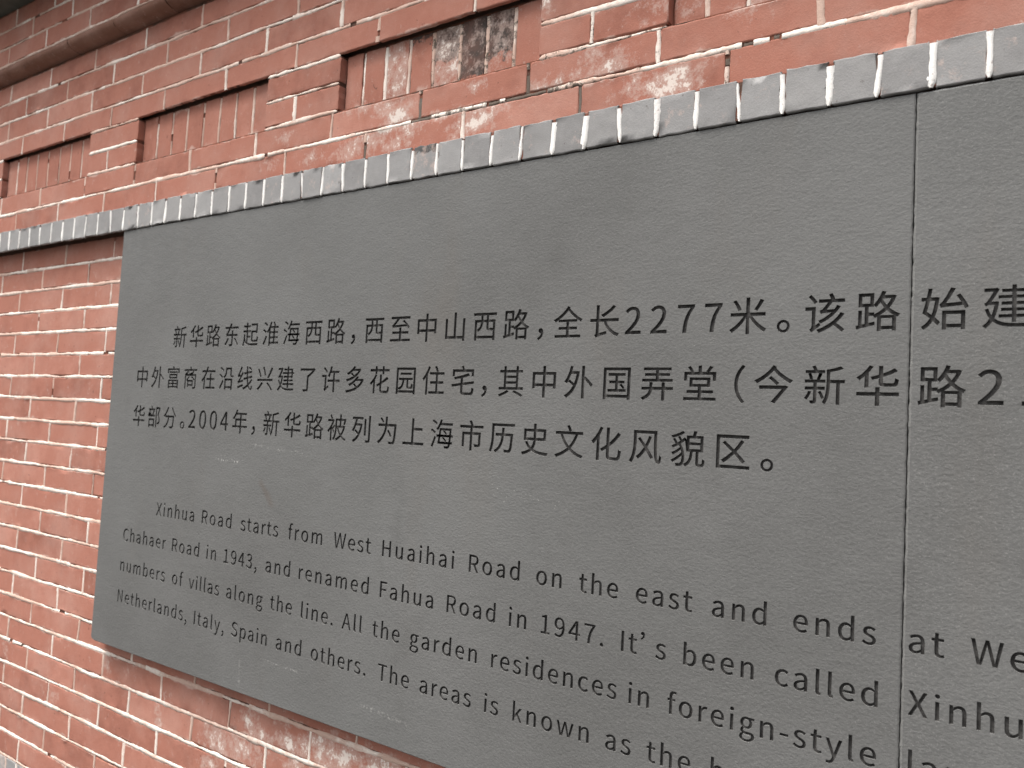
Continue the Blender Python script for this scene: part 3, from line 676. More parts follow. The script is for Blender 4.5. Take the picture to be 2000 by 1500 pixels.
该|1000|115 786 193 698 255 615 312 663 249 744 170 828|46 529 46 456 205 456 205 85 196 41 177 7 156 -14 198 -69 242 -28 394 84 372 148 278 83 278 529|589 826 640 709 360 709 360 639 576 639 451 475 417 455 381 444 406 371 465 382 661 398 573 320 472 251 363 196 406 137 543 213 666 307 771 415 853 532 780 557 721 466 529 455 662 639 943 639 943 709 722 709 699 775 662 845|861 381 790 282 697 189 585 107 459 36 322 -20 367 -84 486 -34 598 27 700 97 805 9 888 -69 946 -20 859 57 754 141 855 241 938 351
貌|1000|537 488 843 488 843 375 537 375|537 658 843 658 843 547 537 547|353 836 264 786 151 741 31 705 70 651 191 688 305 735 398 790|466 721 466 313 566 313 557 220 539 141 508 74 458 20 387 -22 413 -49 433 -80 513 -30 569 35 605 113 626 205 636 313 723 313 723 28 726 -16 739 -43 764 -58 805 -62 884 -62 920 -55 943 -30 957 20 964 99 932 110 902 127 899 45 892 8 876 -1 816 -1 797 4 793 28 793 313 917 313 917 721 707 721 744 829 659 842 632 721|404 668 331 603 271 699 222 675 283 569 209 523 174 584 131 643 79 618 121 556 155 494 42 444 83 394 244 470 283 408 171 327 46 264 87 208 199 275 306 355 328 276 243 197 139 125 34 71 75 15 211 97 338 201 337 114 323 47 300 6 274 -12 241 -15 161 -11 173 -45 178 -78 257 -80 311 -70 355 -41 386 11 404 91 407 190 392 297 356 404 297 501 382 561 453 624
起|1000|99 387 95 257 84 138 62 33 26 -53 90 -88 126 5 150 116 199 46 262 -3 341 -34 438 -49 555 -54 940 -54 953 -15 971 20 554 18 428 24 328 47 328 251 491 251 491 317 328 317 328 466 501 466 501 534 312 534 312 660 476 660 476 727 312 727 312 839 241 839 241 727 74 727 74 660 241 660 241 534 48 534 48 466 259 466 259 85 220 125 189 177 163 244 170 382|548 516 548 189 554 136 574 104 611 87 670 82 846 82 899 90 933 118 952 173 962 261 927 273 895 291 888 201 873 160 841 150 677 150 641 153 624 164 620 189 620 449 833 449 833 424 905 424 905 792 538 792 538 726 833 726 833 516
路|1000|156 732 345 732 345 556 156 556|38 42 51 -31 438 64 431 131 299 100 299 279 405 279 441 229 501 258 501 -78 571 -78 571 -41 823 -41 823 -75 894 -75 894 256 926 241 973 304 887 344 810 394 743 452 802 532 852 621 891 720 844 741 830 738 636 738 668 823 597 841 550 724 488 618 414 532 414 798 89 798 89 490 231 490 231 84 153 66 153 396 89 396 89 52|571 25 571 218 823 218 823 25|797 672 752 584 695 504 639 579 596 655 605 672|546 283 624 337 697 402 766 339 845 283|650 454 542 364 424 298 424 346 299 346 299 490 414 490 414 522 467 477 514 530 558 592 600 523
部|1000|141 628 179 539 204 455 272 475 247 557 206 645|627 787 627 -78 694 -78 694 718 855 718 807 585 751 448 820 363 855 288 866 222 861 174 840 143 799 132 722 135 736 99 742 64 828 65 862 72 890 85 917 116 931 160 936 215 931 269 914 327 879 389 824 457 948 757 897 790 885 787|247 826 289 722 80 722 80 654 552 654 552 722 366 722 314 844|433 648 401 550 360 452 51 452 51 383 575 383 575 452 433 452 508 631|109 291 109 -73 180 -73 180 -26 454 -26 454 -66 529 -66 529 291|180 42 180 223 454 223 454 42
长|1000|769 818 665 718 535 630 395 561 458 500 596 578 730 676 844 786|56 449 56 374 248 374 248 55 241 23 226 3 207 -7 238 -74 312 -46 574 27 567 97 326 38 326 374 483 374 539 257 610 155 696 69 797 0 914 -51 938 -13 967 20 858 61 762 119 681 191 613 276 561 374 944 374 944 449 326 449 326 835 248 835 248 449
风|1000|159 792 159 495 156 367 140 229 105 93 40 -31 102 -81 160 24 199 142 222 266 233 386 236 495 236 720 760 720 761 481 766 284 778 130 801 19 838 -48 893 -70 927 -61 950 -31 964 23 971 107 922 159 915 53 899 8 860 64 841 223 834 470 835 792|610 649 565 529 507 411 344 608 282 575 467 343 397 244 321 159 239 92 296 34 374 102 447 185 513 280 600 155 665 48 735 88 657 210 554 350 621 487 676 630
（|1000|695 380 704 267 730 163 772 68 827 -18 894 -96 954 -65 876 30 818 135 781 252 768 380 781 508 818 625 876 730 954 825 894 856 827 778 772 692 730 597 704 493
，|1000|157 -107 228 -71 283 -20 318 44 330 120 324 168 308 204 281 227 245 235 207 227 180 203 169 163 179 124 206 100 244 92 261 94 243 32 201 -17 135 -54
"""

# ------------------------------------------------------------------ ground
pv = Acc()
pv.verts([(-900, -900, GROUND), (900, -900, GROUND), (900, 900, GROUND), (-900, 900, GROUND)])
pv.face((0, 1, 2, 3))
pave = pv.build("pavement", MAT_PAVE)
pave["kind"] = "structure"
pave["label"] = "grey paved pavement in front of the red brick wall"

# ------------------------------------------------------------------ the brick wall
wall = thing("brick_wall", "old red brick wall with white pointing behind the engraved grey stone", "wall", kind="thing")
core = Acc()
core.box(XL, XR, 0.065, 0.40, GROUND, 0.768)
core.build("wall_core", MAT_CORE, wall)


def course(acc, beads, x_js, z0, z1, y, skip=lambda a, b: False, depth=0.02, beads_on=True, drop=(), wv=BEAD * 0.98, tones=None):
    """One course between bed lines z0 and z1; perpends at x_js, each with its vertical bead."""
    hj = JOINT / 2
    for a, b in zip(x_js[:-1], x_js[1:]):
        if skip(a, b):
            continue
        jx = rnd.gauss(0, 0.0008)
        add_brick(acc, a + hj - 0.001 + jx, b - hj + 0.001, z0 + hj - 0.0005 + rnd.gauss(0, 0.0006), z1 - hj + 0.0005 + rnd.gauss(0, 0.0006), y,
                  brick_tone((a + b) / 2, (z0 + z1) / 2), depth)
    if beads_on:
        for x in x_js:
            if skip(x - 0.01, x + 0.01):
                continue
            hit = [d for d in drop if abs(d[0] - x) < 0.02]
            gaps = [(hit[0][1] * (z1 - z0), hit[0][2] * (z1 - z0))] if hit else rgaps(z1 - z0, 1.2, 0.004, 0.018)
            lean = rnd.gauss(0, 0.0012)
            for d in hit:
                add_bead(beads, (x, z0 + 0.003 + d[1] * (z1 - z0)), (x, z0 - 0.003 + d[2] * (z1 - z0)), y, wv * 1.05, tone=0.3, dirt=1.5, lift=0.0010)
            add_bead(beads, (x - lean, z0 + 0.003), (x + lean, z1 - 0.003), y, wv * rnd.uniform(0.72, 1.12), tone=rnd.uniform(0.1, 0.6), dirt=dirt_at(x, z0) * (0.7 if not hit else 1.2), gaps=gaps, jitter=1.0)


# --- upper brickwork: eight courses, with recessed soldier panels between piers in courses three and four
BU = [0.0646, 0.1272, 0.1885, 0.2500, 0.3110, 0.3715, 0.4350, 0.4985, 0.5610]
up_b, point = Acc(), Acc()
bed = Acc()
c1 = joints(0, 0.2555, known=(-0.671, -0.408, -0.154, 0.100, 0.355, 0.608, 0.859, 1.117, 1.371, 1.630, 1.887))
c2 = joints(0, 0.2550, known=(-0.527, -0.264, -0.008, 0.244, 0.499, 0.754, 1.006, 1.261, 1.514, 1.766))
c5 = joints(0, 0.2570, known=(-0.671, -0.411, -0.152, 0.106, 0.366, 0.623, 0.878, 1.129))
c6 = joints(0, 0.2575, known=(-0.778, -0.521, -0.263, -0.004, 0.256, 0.513, 0.765))
c7 = joints(0, 0.2570, known=(-0.668, -0.412, -0.156, 0.104, 0.361, 0.617))
c8 = joints(0, 0.2580, known=(-0.783, -0.522, -0.263, -0.004, 0.249))
course(up_b, point, c1, BU[0], BU[1], YU, drop=((1.371, 0, 1), (0.859, 0.0, 0.6), (1.630, 0.55, 0.8)))
course(up_b, point, c2, BU[1], BU[2], YU, drop=((1.006, 0.0, 0.75), (1.261, 0.0, 0.62), (-0.264, 0.2, 0.5)))
course(up_b, point, c5, BU[4], BU[5], YU, depth=0.008)
course(up_b, point, c6, BU[5], BU[6], YU)
course(up_b, point, c7, BU[6], BU[7], YU)
course(up_b, point, c8, BU[7], BU[8], YU)
PIERS = [(-2.60 - 0.787 * q, -2.36 - 0.787 * q, -2.49 - 0.787 * q) for q in range(5, -1, -1)] + [(-1.83, -1.578, -1.72), (-1.044, -0.796, -0.94), (-0.257, -0.009, -0.154), (0.528, 0.769, 0.629), (1.282, 1.528, 1.388), (2.044, 2.290, 2.15), (2.81, 3.056, 2.91), (3.576, 3.82, 3.68), (4.34, 4.6, 4.45)]
hj = JOINT / 2
for a, b, m in PIERS:
    add_brick(up_b, a, b, BU[3] + hj, BU[4] - hj, YU, brick_tone((a + b) / 2, BU[3]), 0.022)
    add_brick(up_b, a, m - hj + 0.001, BU[2] + hj, BU[3] - hj, YU, brick_tone(a, BU[2]), 0.022)
    add_brick(up_b, m + hj - 0.001, b, BU[2] + hj, BU[3] - hj, YU, brick_tone(b, BU[2]), 0.022)
    add_bead(point, (m, BU[2] + 0.003), (m, BU[3] - 0.003), YU, BEAD * 0.85, tone=0.45, dirt=dirt_at(m, BU[2]))
    for z in (BU[2], BU[3], BU[4]):
        d = dirt_at((a + b) / 2, z)
        add_bead(point, (a + 0.001, z - 0.0006), (b - 0.001, z - 0.0006), YU, BEAD * 1.1, tone=0.5, dirt=d, gaps=rgaps(b - a, 0.5, 0.004, 0.012), fade0=0.01, fade1=0.01)
    bed.box(a + 0.003, b - 0.003, YU + 0.0020, 0.064, BU[2], BU[4])
# bed joints of the plain courses
for z, g in ((BU[1], ((0.985 - XL, 1.035 - XL), (1.175 - XL, 1.20 - XL), (1.215 - XL, 1.30 - XL), (1.655 - XL, 1.668 - XL), (1.700 - XL, 1.708 - XL))), (BU[5], ()), (BU[6], ()), (BU[7], ())):
    segs = [XL + k * 0.4 for k in range(int((XR - XL) / 0.4) + 1)]
    for a, b in zip(segs[:-1], segs[1:]):
        gg = [(u - (a - XL), v - (a - XL)) for u, v in g] + rgaps(0.4, 0.45, 0.004, 0.014)
        add_bead(point, (a, z - 0.0008), (b + 0.002, z - 0.0008), YU, BEAD * 1.05, tone=0.55 if z < 0.3 else 0.42, dirt=dirt_at((a + b) / 2, z) * 0.85, gaps=gg)
    for u, v in g:
        add_bead(point, (XL + u, z - 0.0008), (XL + v, z - 0.0008), YU, BEAD * 1.1, tone=0.3, dirt=1.5, lift=0.0010)
bed.box(XL, XR, YU + 0.0020, 0.064, 0.030, BU[2] - 0.001)
bed.box(XL, XR, YU + 0.0020, YU + 0.0090, BU[4] + 0.0055, BU[4] + 0.046)      # thin: made-up hollow behind, so the underside over the recesses goes black
bed.box(XL, XR, YU + 0.0020, 0.064, BU[4] + 0.046, 0.5640)
up_b.build("upper_brickwork", MAT_RED, wall)

# --- recessed panels of soldier bricks
REC_J = {
    7: (-0.728, -0.665, -0.598, -0.530, -0.460, -0.395, -0.329),
    8: (0.059, 0.126, 0.191, 0.261, 0.327, 0.392, 0.458),
    9: (0.824, 0.888, 0.954, 1.017, 1.086, 1.150, 1.214),
    10: (1.587, 1.653, 1.719, 1.785, 1.851, 1.917, 1.983),
}
SPECIAL = {(9, 1): (0.45, 0.12, 0.0), (9, 2): (0.42, 0.50, 0.0), (9, 3): (0.4, 0.10, 0.12), (9, 4): (0.55, 0.50, 0.62), (9, 5): (0.35, 0.26, 1.02), (9, 6): (0.6, 0.40, 0.78), (9, 7): (0.5, 0.05, 0.0)}
for i in range(len(PIERS) - 1):
    x0, x1 = PIERS[i][1], PIERS[i + 1][0]
    js = REC_J.get(i) or tuple(x0 + (x1 - x0) * k / 8 for k in range(1, 8))
    edges = (x0, *js, x1)
    sol, spt = Acc(), point
    for k in range(8):
        a, b = edges[k], edges[k + 1]
        tone = SPECIAL.get((i, k)) or brick_tone((a + b) / 2, 0.32)
        add_brick(sol, a + 0.0042, b - 0.0042, BU[2] + 0.004, BU[4] - 0.001, YR, tone, 0.012)
    for k, x in enumerate(js):
        dirty = i == 9 and k >= 3
        L = BU[4] - BU[2] - 0.012
        add_bead(spt, (x - rnd.gauss(0, 0.001), BU[2] + 0.006), (x + rnd.gauss(0.0008, 0.001), BU[4] - 0.004), YR, 0.0078 if i >= 9 else 0.0058, tone=0.6 if i >= 9 else 0.22,
                 dirt=0.42 if dirty else 0.10, gaps=rgaps(L, 3.0, 0.004, 0.016) if i < 9 else rgaps(L, 1.0, 0.003, 0.01), lift=-0.0002)
    bed.box(x0 - 0.004, x1 + 0.004, YR + 0.0035, 0.0642, BU[2] + 0.001, BU[4] + 0.003)
    sol.build("recessed_panel", MAT_RED, wall, "recessed panel of upright bricks blackened by soot and bloomed with white salt" if i == 9 else None)

# --- moulding and the courses above it
mo = Acc()
prof = [(YU + 0.03, 0.5660)]
for k in range(0, 11):
    t = math.radians(90 * k / 10)
    prof.append((YU - (YU - YM) * math.sin(t) * 1.0, 0.5660 + 0.0215 * (1 - math.cos(t)) * 1.0))
prof += [(YM, 0.5925), (YM + 0.002, 0.5940), (YM + 0.03, 0.5940)]
mj = joints(0, 0.2475, known=(-0.85, -0.603, -0.355, -0.108))
for a, b in zip(mj[:-1], mj[1:]):
    n = 14
    tone = (min(1, max(0, rnd.gauss(0.35, 0.12))), 0.06, 0.0)
    rows = []
    for k in range(n + 1):
        x = a + 0.001 + (b - a - 0.002) * k / n
        e = rnd.gauss(0, 0.0005)
        rows.append(mo.verts([(x, py + e, pz + rnd.gauss(0, 0.0004)) for py, pz in prof], tone, [(k / n, 0.5, 0, 1)] * len(prof)))
    for k in range(n):
        for m in range(len(prof) - 1):
            mo.face((rows[k] + m, rows[k] + m + 1, rows[k + 1] + m + 1, rows[k + 1] + m), True)
mo.build("bullnose_moulding", MAT_MOULD, wall)
BM = [0.5972, 0.6560, 0.7145, 0.7730]
tb = Acc()
ma = joints(0, 0.2480, known=(-0.725, -0.484, -0.233))
mb = joints(0, 0.2450, known=(-0.578, -0.338))
mc = joints(0, 0.2450, known=(-0.695, -0.450))
for js, z0, z1 in ((ma, BM[0], BM[1]), (mb, BM[1], BM[2]), (mc, BM[2], BM[3])):
    course(tb, point, js, z0, z1, YM)
for z in BM[:3]:
    segs = [XL + k * 0.4 for k in range(int((XR - XL) / 0.4) + 1)]
    for a, b in zip(segs[:-1], segs[1:]):
        add_bead(point, (a, z - 0.0008), (b + 0.002, z - 0.0008), YM, BEAD * 0.85, tone=0.25, dirt=0.12, gaps=rgaps(0.4, 1.2, 0.01, 0.05))
bed.box(XL, XR, YM + 0.0020, 0.0644, 0.590, 0.7745)
tb.build("top_brickwork", MAT_RED, wall)

# --- grey header course above the stone
gb = Acc()
GX = [-0.650, -0.586, -0.520, -0.456, -0.389, -0.322, -0.258, -0.196, -0.132, -0.067, -0.001, 0.066, 0.129, 0.189, 0.253, 0.317, 0.382, 0.446, 0.508, 0.572, 0.635, 0.699, 0.763, 0.825,
      0.889, 0.951, 1.015, 1.077, 1.139, 1.205, 1.270, 1.336, 1.399, 1.462, 1.527, 1.593, 1.659, 1.724, 1.788, 1.851, 1.916, 1.980]
GX = joints(0, 0.0643, known=GX)
for a, b in zip(GX[:-1], GX[1:]):
    t = (min(1, max(0, rnd.gauss(0.45, 0.34))), max(0.0, rnd.gauss(0.04, 0.05)), 0.0)
    if abs(a - 1.015) < 0.01: t = (0.3, 0.3, 0.3)
    add_brick(gb, a + 0.0036, b - 0.0036, 0.0006 + rnd.gauss(0, 0.0004), 0.0628 + rnd.gauss(0, 0.0004), YB + rnd.gauss(0, 0.0004), t, 0.008, r=0.0010, rag=0.0007)
for x in GX:
    lean = rnd.gauss(0, 0.0014)
    add_bead(point, (x - lean, 0.0004), (x + lean, 0.0605 - abs(rnd.gauss(0, 0.004))), YB, 0.0086 * rnd.uniform(0.75, 1.1), tone=rnd.uniform(0.75, 1.0), pure=1.0, dirt=0.03, jitter=0.9, lift=-0.0007, fade0=0.003)
gb.build("grey_header_course", MAT_GREY, wall)
bed.box(XL, XR, YB + 0.0022, YB + 0.0085, 0.0030, 0.0460)  # thin too: hollow added behind the grey course to blacken its underside
bed.box(XL, XR, YB + 0.0022, 0.0646, 0.0460, 0.0600)

# --- lower brickwork (what the stone hides is left out)
BL = [0.0045, -0.0597, -0.1240, -0.1900, -0.2535, -0.3195, -0.3840, -0.4490, -0.5145, -0.5785, -0.6435, -0.7080, -0.7720, -0.8370, -0.9025, -0.9695, -1.0345, -1.0980, -1.1636, -1.2280, -1.2920, -1.3560, -1.4200, -1.4850]
lo_b = Acc()


def hidden(z0, z1):
    return lambda a, b: a > 0.05 and b < 3.72 and z1 < -0.0 and z0 > -1.035


for k in range(len(BL) - 1):
    z1, z0 = BL[k], BL[k + 1]
    anchor = (-0.104 if k % 2 == 0 else -0.232) - 0.0014 * k
    course(lo_b, point, joints(anchor + 0.264 * rnd.gauss(0, 0.006), 0.264), z0, z1, YW, skip=hidden(z0, z1), wv=BEAD * 0.95)
for k in range(1, len(BL)):
    z = BL[k]
    segs = [XL + q * 0.4 for q in range(int((XR - XL) / 0.4) + 1)]
    for a, b in zip(segs[:-1], segs[1:]):
        if a > 0.1 and b < 3.7 and z > -1.0:
            continue
        add_bead(point, (a, z - 0.0006), (b + 0.002, z - 0.0006), YW, BEAD * 1.15, tone=0.5, dirt=0.03, gaps=rgaps(0.4, 0.45, 0.005, 0.02))
# grey header course at the foot, then plain courses down to the ground
gf = Acc()
FX = joints(-0.463, 0.0635)
for a, b in zip(FX[:-1], FX[1:]):
    add_brick(gf, a + 0.0042, b - 0.0042, -1.5470, -1.4895, YW - 0.001, (rnd.uniform(0.1, 0.8), rnd.uniform(0.05, 0.35), 0.0), 0.02)
for x in FX:
    add_bead(point, (x, -1.546), (x, -1.489), YW - 0.001, 0.0075, tone=0.8, dirt=0.1)
gf.build("grey_header_course", MAT_GREY, wall)
zf = -1.5515
k = 0
while zf - 0.0648 > GROUND:
    course(lo_b, point, joints(-0.104 if k % 2 else -0.232, 0.264), zf - 0.0648, zf, YW)
    add_bead(point, (XL, zf - 0.0006), (XR, zf - 0.0006), YW, BEAD, tone=0.5)
    zf -= 0.0648
    k += 1
add_bead(point, (XL, zf - 0.0006), (XR, zf - 0.0006), YW, BEAD, tone=0.5)
bed.box(XL, XR, YW + 0.0020, 0.0648, GROUND, 0.0020)
lo_b.build("lower_brickwork", MAT_RED, wall)
bed.build("joint_bed", MAT_BED, wall)
point.build("white_pointing", MAT_BEAD, wall)

# --- coping that caps the wall
cp = Acc()
n = 110
cprof = [(0.40, 0.7745), (-0.135, 0.7745), (-0.150, 0.7800), (-0.153, 0.8350), (-0.140, 0.8470), (0.12, 0.905), (0.44, 0.845), (0.44, 0.7745)]
rows = []
for k in range(n + 1):
    x = XL + (XR - XL) * k / n
    rows.append(cp.verts([(x, a + rnd.gauss(0, 0.0012), b + rnd.gauss(0, 0.0008)) for a, b in cprof]))
for k in range(n):
    for m in range(len(cprof) - 1):
        cp.face((rows[k] + m, rows[k + 1] + m, rows[k + 1] + m + 1, rows[k] + m + 1))
cp.face(tuple(rows[0] + m for m in range(len(cprof))))
cp.face(tuple(rows[-1] + m for m in range(len(cprof) - 1, -1, -1)))
cp.build("coping", MAT_COPING, wall)

# ------------------------------------------------------------------ the engraved stone
GL = {}
for line in GLYPHS.strip("\n").split("\n"):
    p = line.split("|")
    cs = []
    for c in p[2:]:
        q = [int(t) / 1000 for t in c.split()]
        cs.append(list(zip(q[0::2], q[1::2])))
    GL[p[0]] = (int(p[1]) / 1000, cs)


def embolden(cs, d):
    """The chisel cuts a little wider than the drawn stroke: move every contour outwards by d."""
    big = max(cs, key=lambda c: abs(sum(c[k - 1][0] * c[k][1] - c[k][0] * c[k - 1][1] for k in range(len(c)))))
    sg = 1 if sum(big[k - 1][0] * big[k][1] - big[k][0] * big[k - 1][1] for k in range(len(big))) > 0 else -1
    out = []
    for c in cs:
        n = len(c)
        o = []
        for k in range(n):
            (ax, ay), (bx, by), (ex, ey) = c[k - 1], c[k], c[(k + 1) % n]
            u = Vector((by - ay, ax - bx)) * sg
            v = Vector((ey - by, bx - ex)) * sg
            u.normalize()
            v.normalize()
            m = u + v
            q = m.length_squared / 2
            m = m / max(q, 0.7)
            o.append((bx + m.x * d, by + m.y * d))
        out.append(o)
    return out


for ch in GL:
    GL[ch] = (GL[ch][0], embolden(GL[ch][1], 0.0055 if ord(ch) > 0x2fff else 0.0065))

EMC, EME = 0.0569, 0.0408


def gbox(ch):
    xs = [x for c in GL[ch][1] for x, _ in c]
    return min(xs), max(xs)


def place_centres(items, z):
    """(character, x of its ink centre) -> list of (ink x0, ink x1, contours in stone coordinates)"""
    out = []
    for ch, xc in items:
        a, b = gbox(ch)
        ox = xc - EMC * (a + b) / 2
        out.append((xc - EMC * (b - a) / 2, xc + EMC * (b - a) / 2, [[(ox + EMC * x, z + EMC * y) for x, y in c] for c in GL[ch][1]]))
    return out


def place_words(words, z):
    out = []
    for w, x0, track in words:
        a0, _ = gbox(w[0])
        x = x0 - EME * a0
        for ch in w:
            a, b = gbox(ch)
            out.append((x + EME * a, x + EME * b, [[(x + EME * u, z + EME * v) for u, v in c] for c in GL[ch][1]]))
            x += EME * GL[ch][0] + track
    return out


CN1 = [('新', .2900), ('华', .3570), ('路', .4224), ('东', .4905), ('起', .5581), ('淮', .6270), ('海', .6955), ('西', .7648), ('路', .8321), ('，', .8824), ('西', .9400), ('至', 1.0090), ('中', 1.0757), ('山', 1.1435),
       ('西', 1.2108), ('路', 1.2785), ('，', 1.3290), ('全', 1.3822), ('长', 1.4510), ('2', 1.5014), ('2', 1.5450), ('7', 1.5894), ('7', 1.6323), ('米', 1.6842), ('。', 1.7350), ('该', 1.7907), ('路', 1.8580)]
CN1R = [('始', 1.9365), ('建', 2.0048)]
CN2 = [('中', .1415), ('外', .2090), ('富', .2750), ('商', .3448), ('在', .4149), ('沿', .4822), ('线', .5498), ('兴', .6185), ('建', .6871), ('了', .7560), ('许', .8256), ('多', .8949), ('花', .9627), ('园', 1.0310), ('住', 1.0992),
       ('宅', 1.1684), ('，', 1.2170), ('其', 1.2739), ('中', 1.3416), ('外', 1.4081), ('国', 1.4778), ('弄', 1.5465), ('堂', 1.6155), ('（', 1.6757), ('今', 1.7240), ('新', 1.7931), ('华', 1.8600)]
CN2R = [('路', 1.9353), ('2', 1.9886), ('1', 2.0330)]
CN3 = [('华', .1396), ('部', .2066), ('分', .2735), ('。', .3257), ('2', .3640), ('0', .4052), ('0', .4460), ('4', .4868), ('年', .5426), ('，', .5911), ('新', .6502), ('华', .7185), ('路', .7868), ('被', .8530), ('列', .9212),
       ('为', .9900), ('上', 1.0581), ('海', 1.1267), ('市', 1.1945), ('历', 1.2612), ('史', 1.3290), ('文', 1.3959), ('化', 1.4640), ('风', 1.5320), ('貌', 1.6009), ('区', 1.6697), ('。', 1.7191)]
E1 = [('Xinhua', 0.2472, 0.0050), ('Road', 0.4307, 0.0056), ('starts', 0.5716, 0.004), ('from', 0.7293, 0.0052), ('West', 0.8654, 0.0036), ('Huaihai', 0.9977, 0.0056), ('Road', 1.2058, 0.0052), ('on', 1.3462, 0.0045),
      ('the', 1.4279, 0.0044), ('east', 1.5274, 0.0043), ('and', 1.648, 0.0054), ('ends', 1.7627, 0.0052)]
E1R = [('at', 1.9055, 0.004), ('West', 1.9736, 0.004)]
E2 = [('Chahaer', 0.1126, 0.0044), ('Road', 0.3231, 0.0049), ('in', 0.4574, 0.0053), ('1943,', 0.5208, 0.0045), ('and', 0.6644, 0.0053), ('renamed', 0.77, 0.0056), ('Fahua', 0.9983, 0.0051), ('Road', 1.1613, 0.0050),
      ('in', 1.2961, 0.0052), ('1947.', 1.3603, 0.0049), ('It', 1.5065, 0.0034), ('’', 1.5388, 0.004), ('s', 1.5633, 0.004), ('been', 1.6077, 0.0050), ('called', 1.7407, 0.0042)]
E2R = [('Xinhua', 1.9062, 0.0042)]
E3 = [('numbers', 0.1103, 0.0047), ('of', 0.333, 0.0055), ('villas', 0.3993, 0.0035), ('along', 0.5388, 0.0048), ('the', 0.6879, 0.0039), ('line.', 0.7842, 0.0045), ('All', 0.9029, 0.0041), ('the', 0.9854, 0.0044),
      ('garden', 1.0803, 0.0048), ('residences', 1.2645, 0.0043), ('in', 1.5226, 0.0041), ('foreign-style', 1.586, 0.0040)]
E3R = [('lanes', 1.9082, 0.004)]
E4 = [('Netherlands,', 0.1095, 0.0047), ('Italy,', 0.429, 0.0043), ('Spain', 0.5655, 0.0039), ('and', 0.7143, 0.0052), ('others.', 0.8213, 0.0040), ('The', 1.006, 0.0043), ('areas', 1.1099, 0.0041), ('is', 1.2548, 0.0034),
      ('known', 1.3138, 0.0053), ('as', 1.4871, 0.0044), ('the', 1.5563, 0.0042), ('best', 1.6554, 0.004)]
Z1, Z2, Z3 = -0.3095, -0.4077, -0.5045
Y1, Y2, Y3, Y4 = -0.7192, -0.7957, -0.8703, -0.9466


def area2(c):
    return sum(c[k - 1][0] * c[k][1] - c[k][0] * c[k - 1][1] for k in range(len(c)))


def inside(p, c):
    r = False
    for k in range(len(c)):
        (xa, ya), (xb, yb) = c[k - 1], c[k]
        if (ya > p[1]) != (yb > p[1]) and p[0] < (xb - xa) * (p[1] - ya) / (yb - ya) + xa:
            r = not r
    return r


def stroke_groups(cs):
    """Outer contours each with the holes that lie in them."""
    sgn = area2(max(cs, key=lambda c: abs(area2(c)))) > 0
    outers = sorted((c for c in cs if (area2(c) > 0) == sgn), key=lambda c: abs(area2(c)))
    groups = [[c] for c in outers]
    for c in cs:
        if (area2(c) > 0) != sgn:
            for g in groups:
                if inside(c[0], g[0]):
                    g.append(c)
                    break
    return groups


def fills(cs):
    tri = tessellate_polygon([[Vector((u, v, 0)) for u, v in c] for c in ([(-9, -9), (9, -9), (9, 9), (-9, 9)], *cs)])
    flat = [(-9, -9), (9, -9), (9, 9), (-9, 9)] + [p for c in cs for p in c]
    got = sum(abs((flat[b][0] - flat[a][0]) * (flat[c][1] - flat[a][1]) - (flat[b][1] - flat[a][1]) * (flat[c][0] - flat[a][0])) for a, b, c in tri) / 2
    want = abs(sum(area2(c) for c in cs)) / 2
    return abs(324 - got - want) < 0.02 * want


DEPTH = 0.0042
STONE_Y = 0.0345


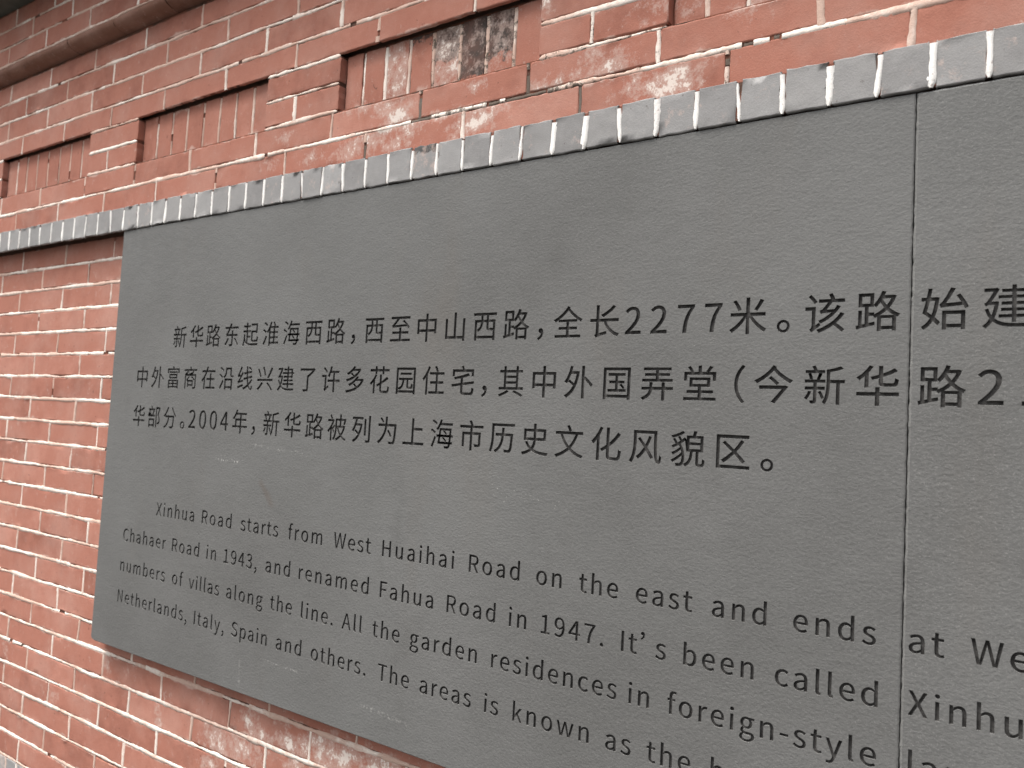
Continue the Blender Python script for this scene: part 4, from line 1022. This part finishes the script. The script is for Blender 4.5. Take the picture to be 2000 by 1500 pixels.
def make_stone(label, x0, x1, lines, chip, y=0.0):
    """A slab whose face is cut through by the letters; each line of lettering is the sunk groove behind those cuts."""
    z0, z1 = -1.060, -0.0018
    root = thing("stone_panel", label, "stone sign", group="grey stone panels joined into one long inscription")
    fa = Acc()
    r = 0.0016 if chip else 0.0032
    xa, xb, za, zb = x0 + r, x1 - r, z0 + r, z1 - r

    def poly(loops, acc, yy, flip=False):
        tri = tessellate_polygon([[Vector((u, v, 0)) for u, v in lp] for lp in loops])
        flat = [p for lp in loops for p in lp]
        i = acc.verts([(u, yy, v) for u, v in flat])
        for t in tri:
            a, b, c = (flat[k] for k in t)
            ccw = (b[0] - a[0]) * (c[1] - a[1]) - (c[0] - a[0]) * (b[1] - a[1])
            if abs(ccw) < 1e-13:
                continue
            acc.face((i + t[0], i + t[1], i + t[2]) if ccw > 0 else (i + t[2], i + t[1], i + t[0]))

    top = zb
    for glyphs, zt, zbm in lines:
        # blank band above this line
        poly([[(xa, zt), (xb, zt), (xb, top), (xa, top)]], fa, y)
        glyphs = sorted(glyphs, key=lambda g: g[0])
        cuts = [xa] + [(glyphs[k][1] + glyphs[k + 1][0]) / 2 for k in range(len(glyphs) - 1)] + [xb]
        gr = Acc()
        for k, (ga, gb_, cs) in enumerate(glyphs):
            a, b = cuts[k], cuts[k + 1]
            lip = cs
            for d in (0.00032, 0.00016):        # a narrow worn arris round every stroke, where it fits
                w = embolden(cs, d)
                if fills(w):
                    lip = w
                    break
            poly([[(a, zbm), (b, zbm), (b, zt), (a, zt)]] + lip, fa, y)
            for c, w in zip(cs, lip):
                n = len(c)
                i = fa.verts([(u, y, v) for u, v in w] + [(u, y + 0.0006, v) for u, v in c])
                for q in range(n):
                    p = (q + 1) % n
                    fa.face((i + q, i + n + q, i + n + p, i + p))
            for grp in stroke_groups(cs):
                poly(grp, gr, y + DEPTH)
            for c in cs:
                n = len(c)
                i = gr.verts([(u, y + 0.0006, v) for u, v in c] + [(u, y + DEPTH, v) for u, v in c])
                for q in range(n):
                    p = (q + 1) % n
                    gr.face((i + q, i + n + q, i + n + p, i + p))
        gr.build("carved_lettering", MAT_GROOVE, root, "line of engraved Chinese characters" if zt - zbm > 0.06 else "line of engraved English words")
        top = zbm
    if chip:
        cw, ch = chip
        poly([[(xa + cw, za), (xb, za), (xb, top), (xa, top), (xa, za + ch), (xa + cw * 0.3, za + ch * 0.3)]], fa, y)
        rim = [(xa + cw, za), (xb, za), (xb, zb), (xa, zb), (xa, za + ch), (xa + cw * 0.3, za + ch * 0.3)]
        out = [(x0 + r + cw, z0), (x1, z0), (x1, z1), (x0, z1), (x0, z0 + r + ch), (x0 + cw * 0.3 + r * .6, z0 + ch * 0.3 + r * .6)]
    else:
        poly([[(xa, za), (xb, za), (xb, top), (xa, top)]], fa, y)
        rim = [(xa, za), (xb, za), (xb, zb), (xa, zb)]
        out = [(x0, z0), (x1, z0), (x1, z1), (x0, z1)]
    def dense(pa, pb):
        o1, o2 = [], []
        for k in range(len(pa)):
            (ax, az), (bx, bz) = pa[k], pa[(k + 1) % len(pa)]
            (cx, cz), (dx, dz) = pb[k], pb[(k + 1) % len(pb)]
            m = max(1, int(math.hypot(bx - ax, bz - az) / 0.006))
            for q in range(m):
                t = q / m
                j = 1.0 if q == 0 else max(0.3, 1 + rnd.gauss(0, 0.10)) - (rnd.uniform(0.2, 0.7) if rnd.random() < 0.012 else 0)
                px, pz = ax + (bx - ax) * t, az + (bz - az) * t
                sx, sz = cx + (dx - cx) * t, cz + (dz - cz) * t
                o1.append((px, pz))
                o2.append((px + (sx - px) * j, pz + (sz - pz) * j))
        return o1, o2

    rim, out = dense(rim, out)
    n = len(rim)
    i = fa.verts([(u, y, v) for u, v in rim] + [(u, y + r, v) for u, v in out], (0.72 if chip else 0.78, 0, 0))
    fa.verts([(u, STONE_Y, v) for u, v in out])
    for q in range(n):
        p = (q + 1) % n
        fa.face((i + q, i + n + q, i + n + p, i + p))
        fa.face((i + n + q, i + 2 * n + q, i + 2 * n + p, i + n + p))
    fa.face(tuple(i + 2 * n + q for q in range(n)))
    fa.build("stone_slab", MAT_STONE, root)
    return root


cb = lambda z: (z + 0.0545, z - 0.0115)
eb = lambda z: (z + 0.0385, z - 0.0140)
make_stone("grey stone slab fully carved with three Chinese lines above four English lines", 0.0, 1.8966, [
    (place_centres(CN1, Z1), *cb(Z1)), (place_centres(CN2, Z2), *cb(Z2)), (place_centres(CN3, Z3), *cb(Z3)),
    (place_words(E1, Y1), *eb(Y1)), (place_words(E2, Y2), *eb(Y2)), (place_words(E3, Y3), *eb(Y3)), (place_words(E4, Y4), *eb(Y4))], (0.014, 0.007))
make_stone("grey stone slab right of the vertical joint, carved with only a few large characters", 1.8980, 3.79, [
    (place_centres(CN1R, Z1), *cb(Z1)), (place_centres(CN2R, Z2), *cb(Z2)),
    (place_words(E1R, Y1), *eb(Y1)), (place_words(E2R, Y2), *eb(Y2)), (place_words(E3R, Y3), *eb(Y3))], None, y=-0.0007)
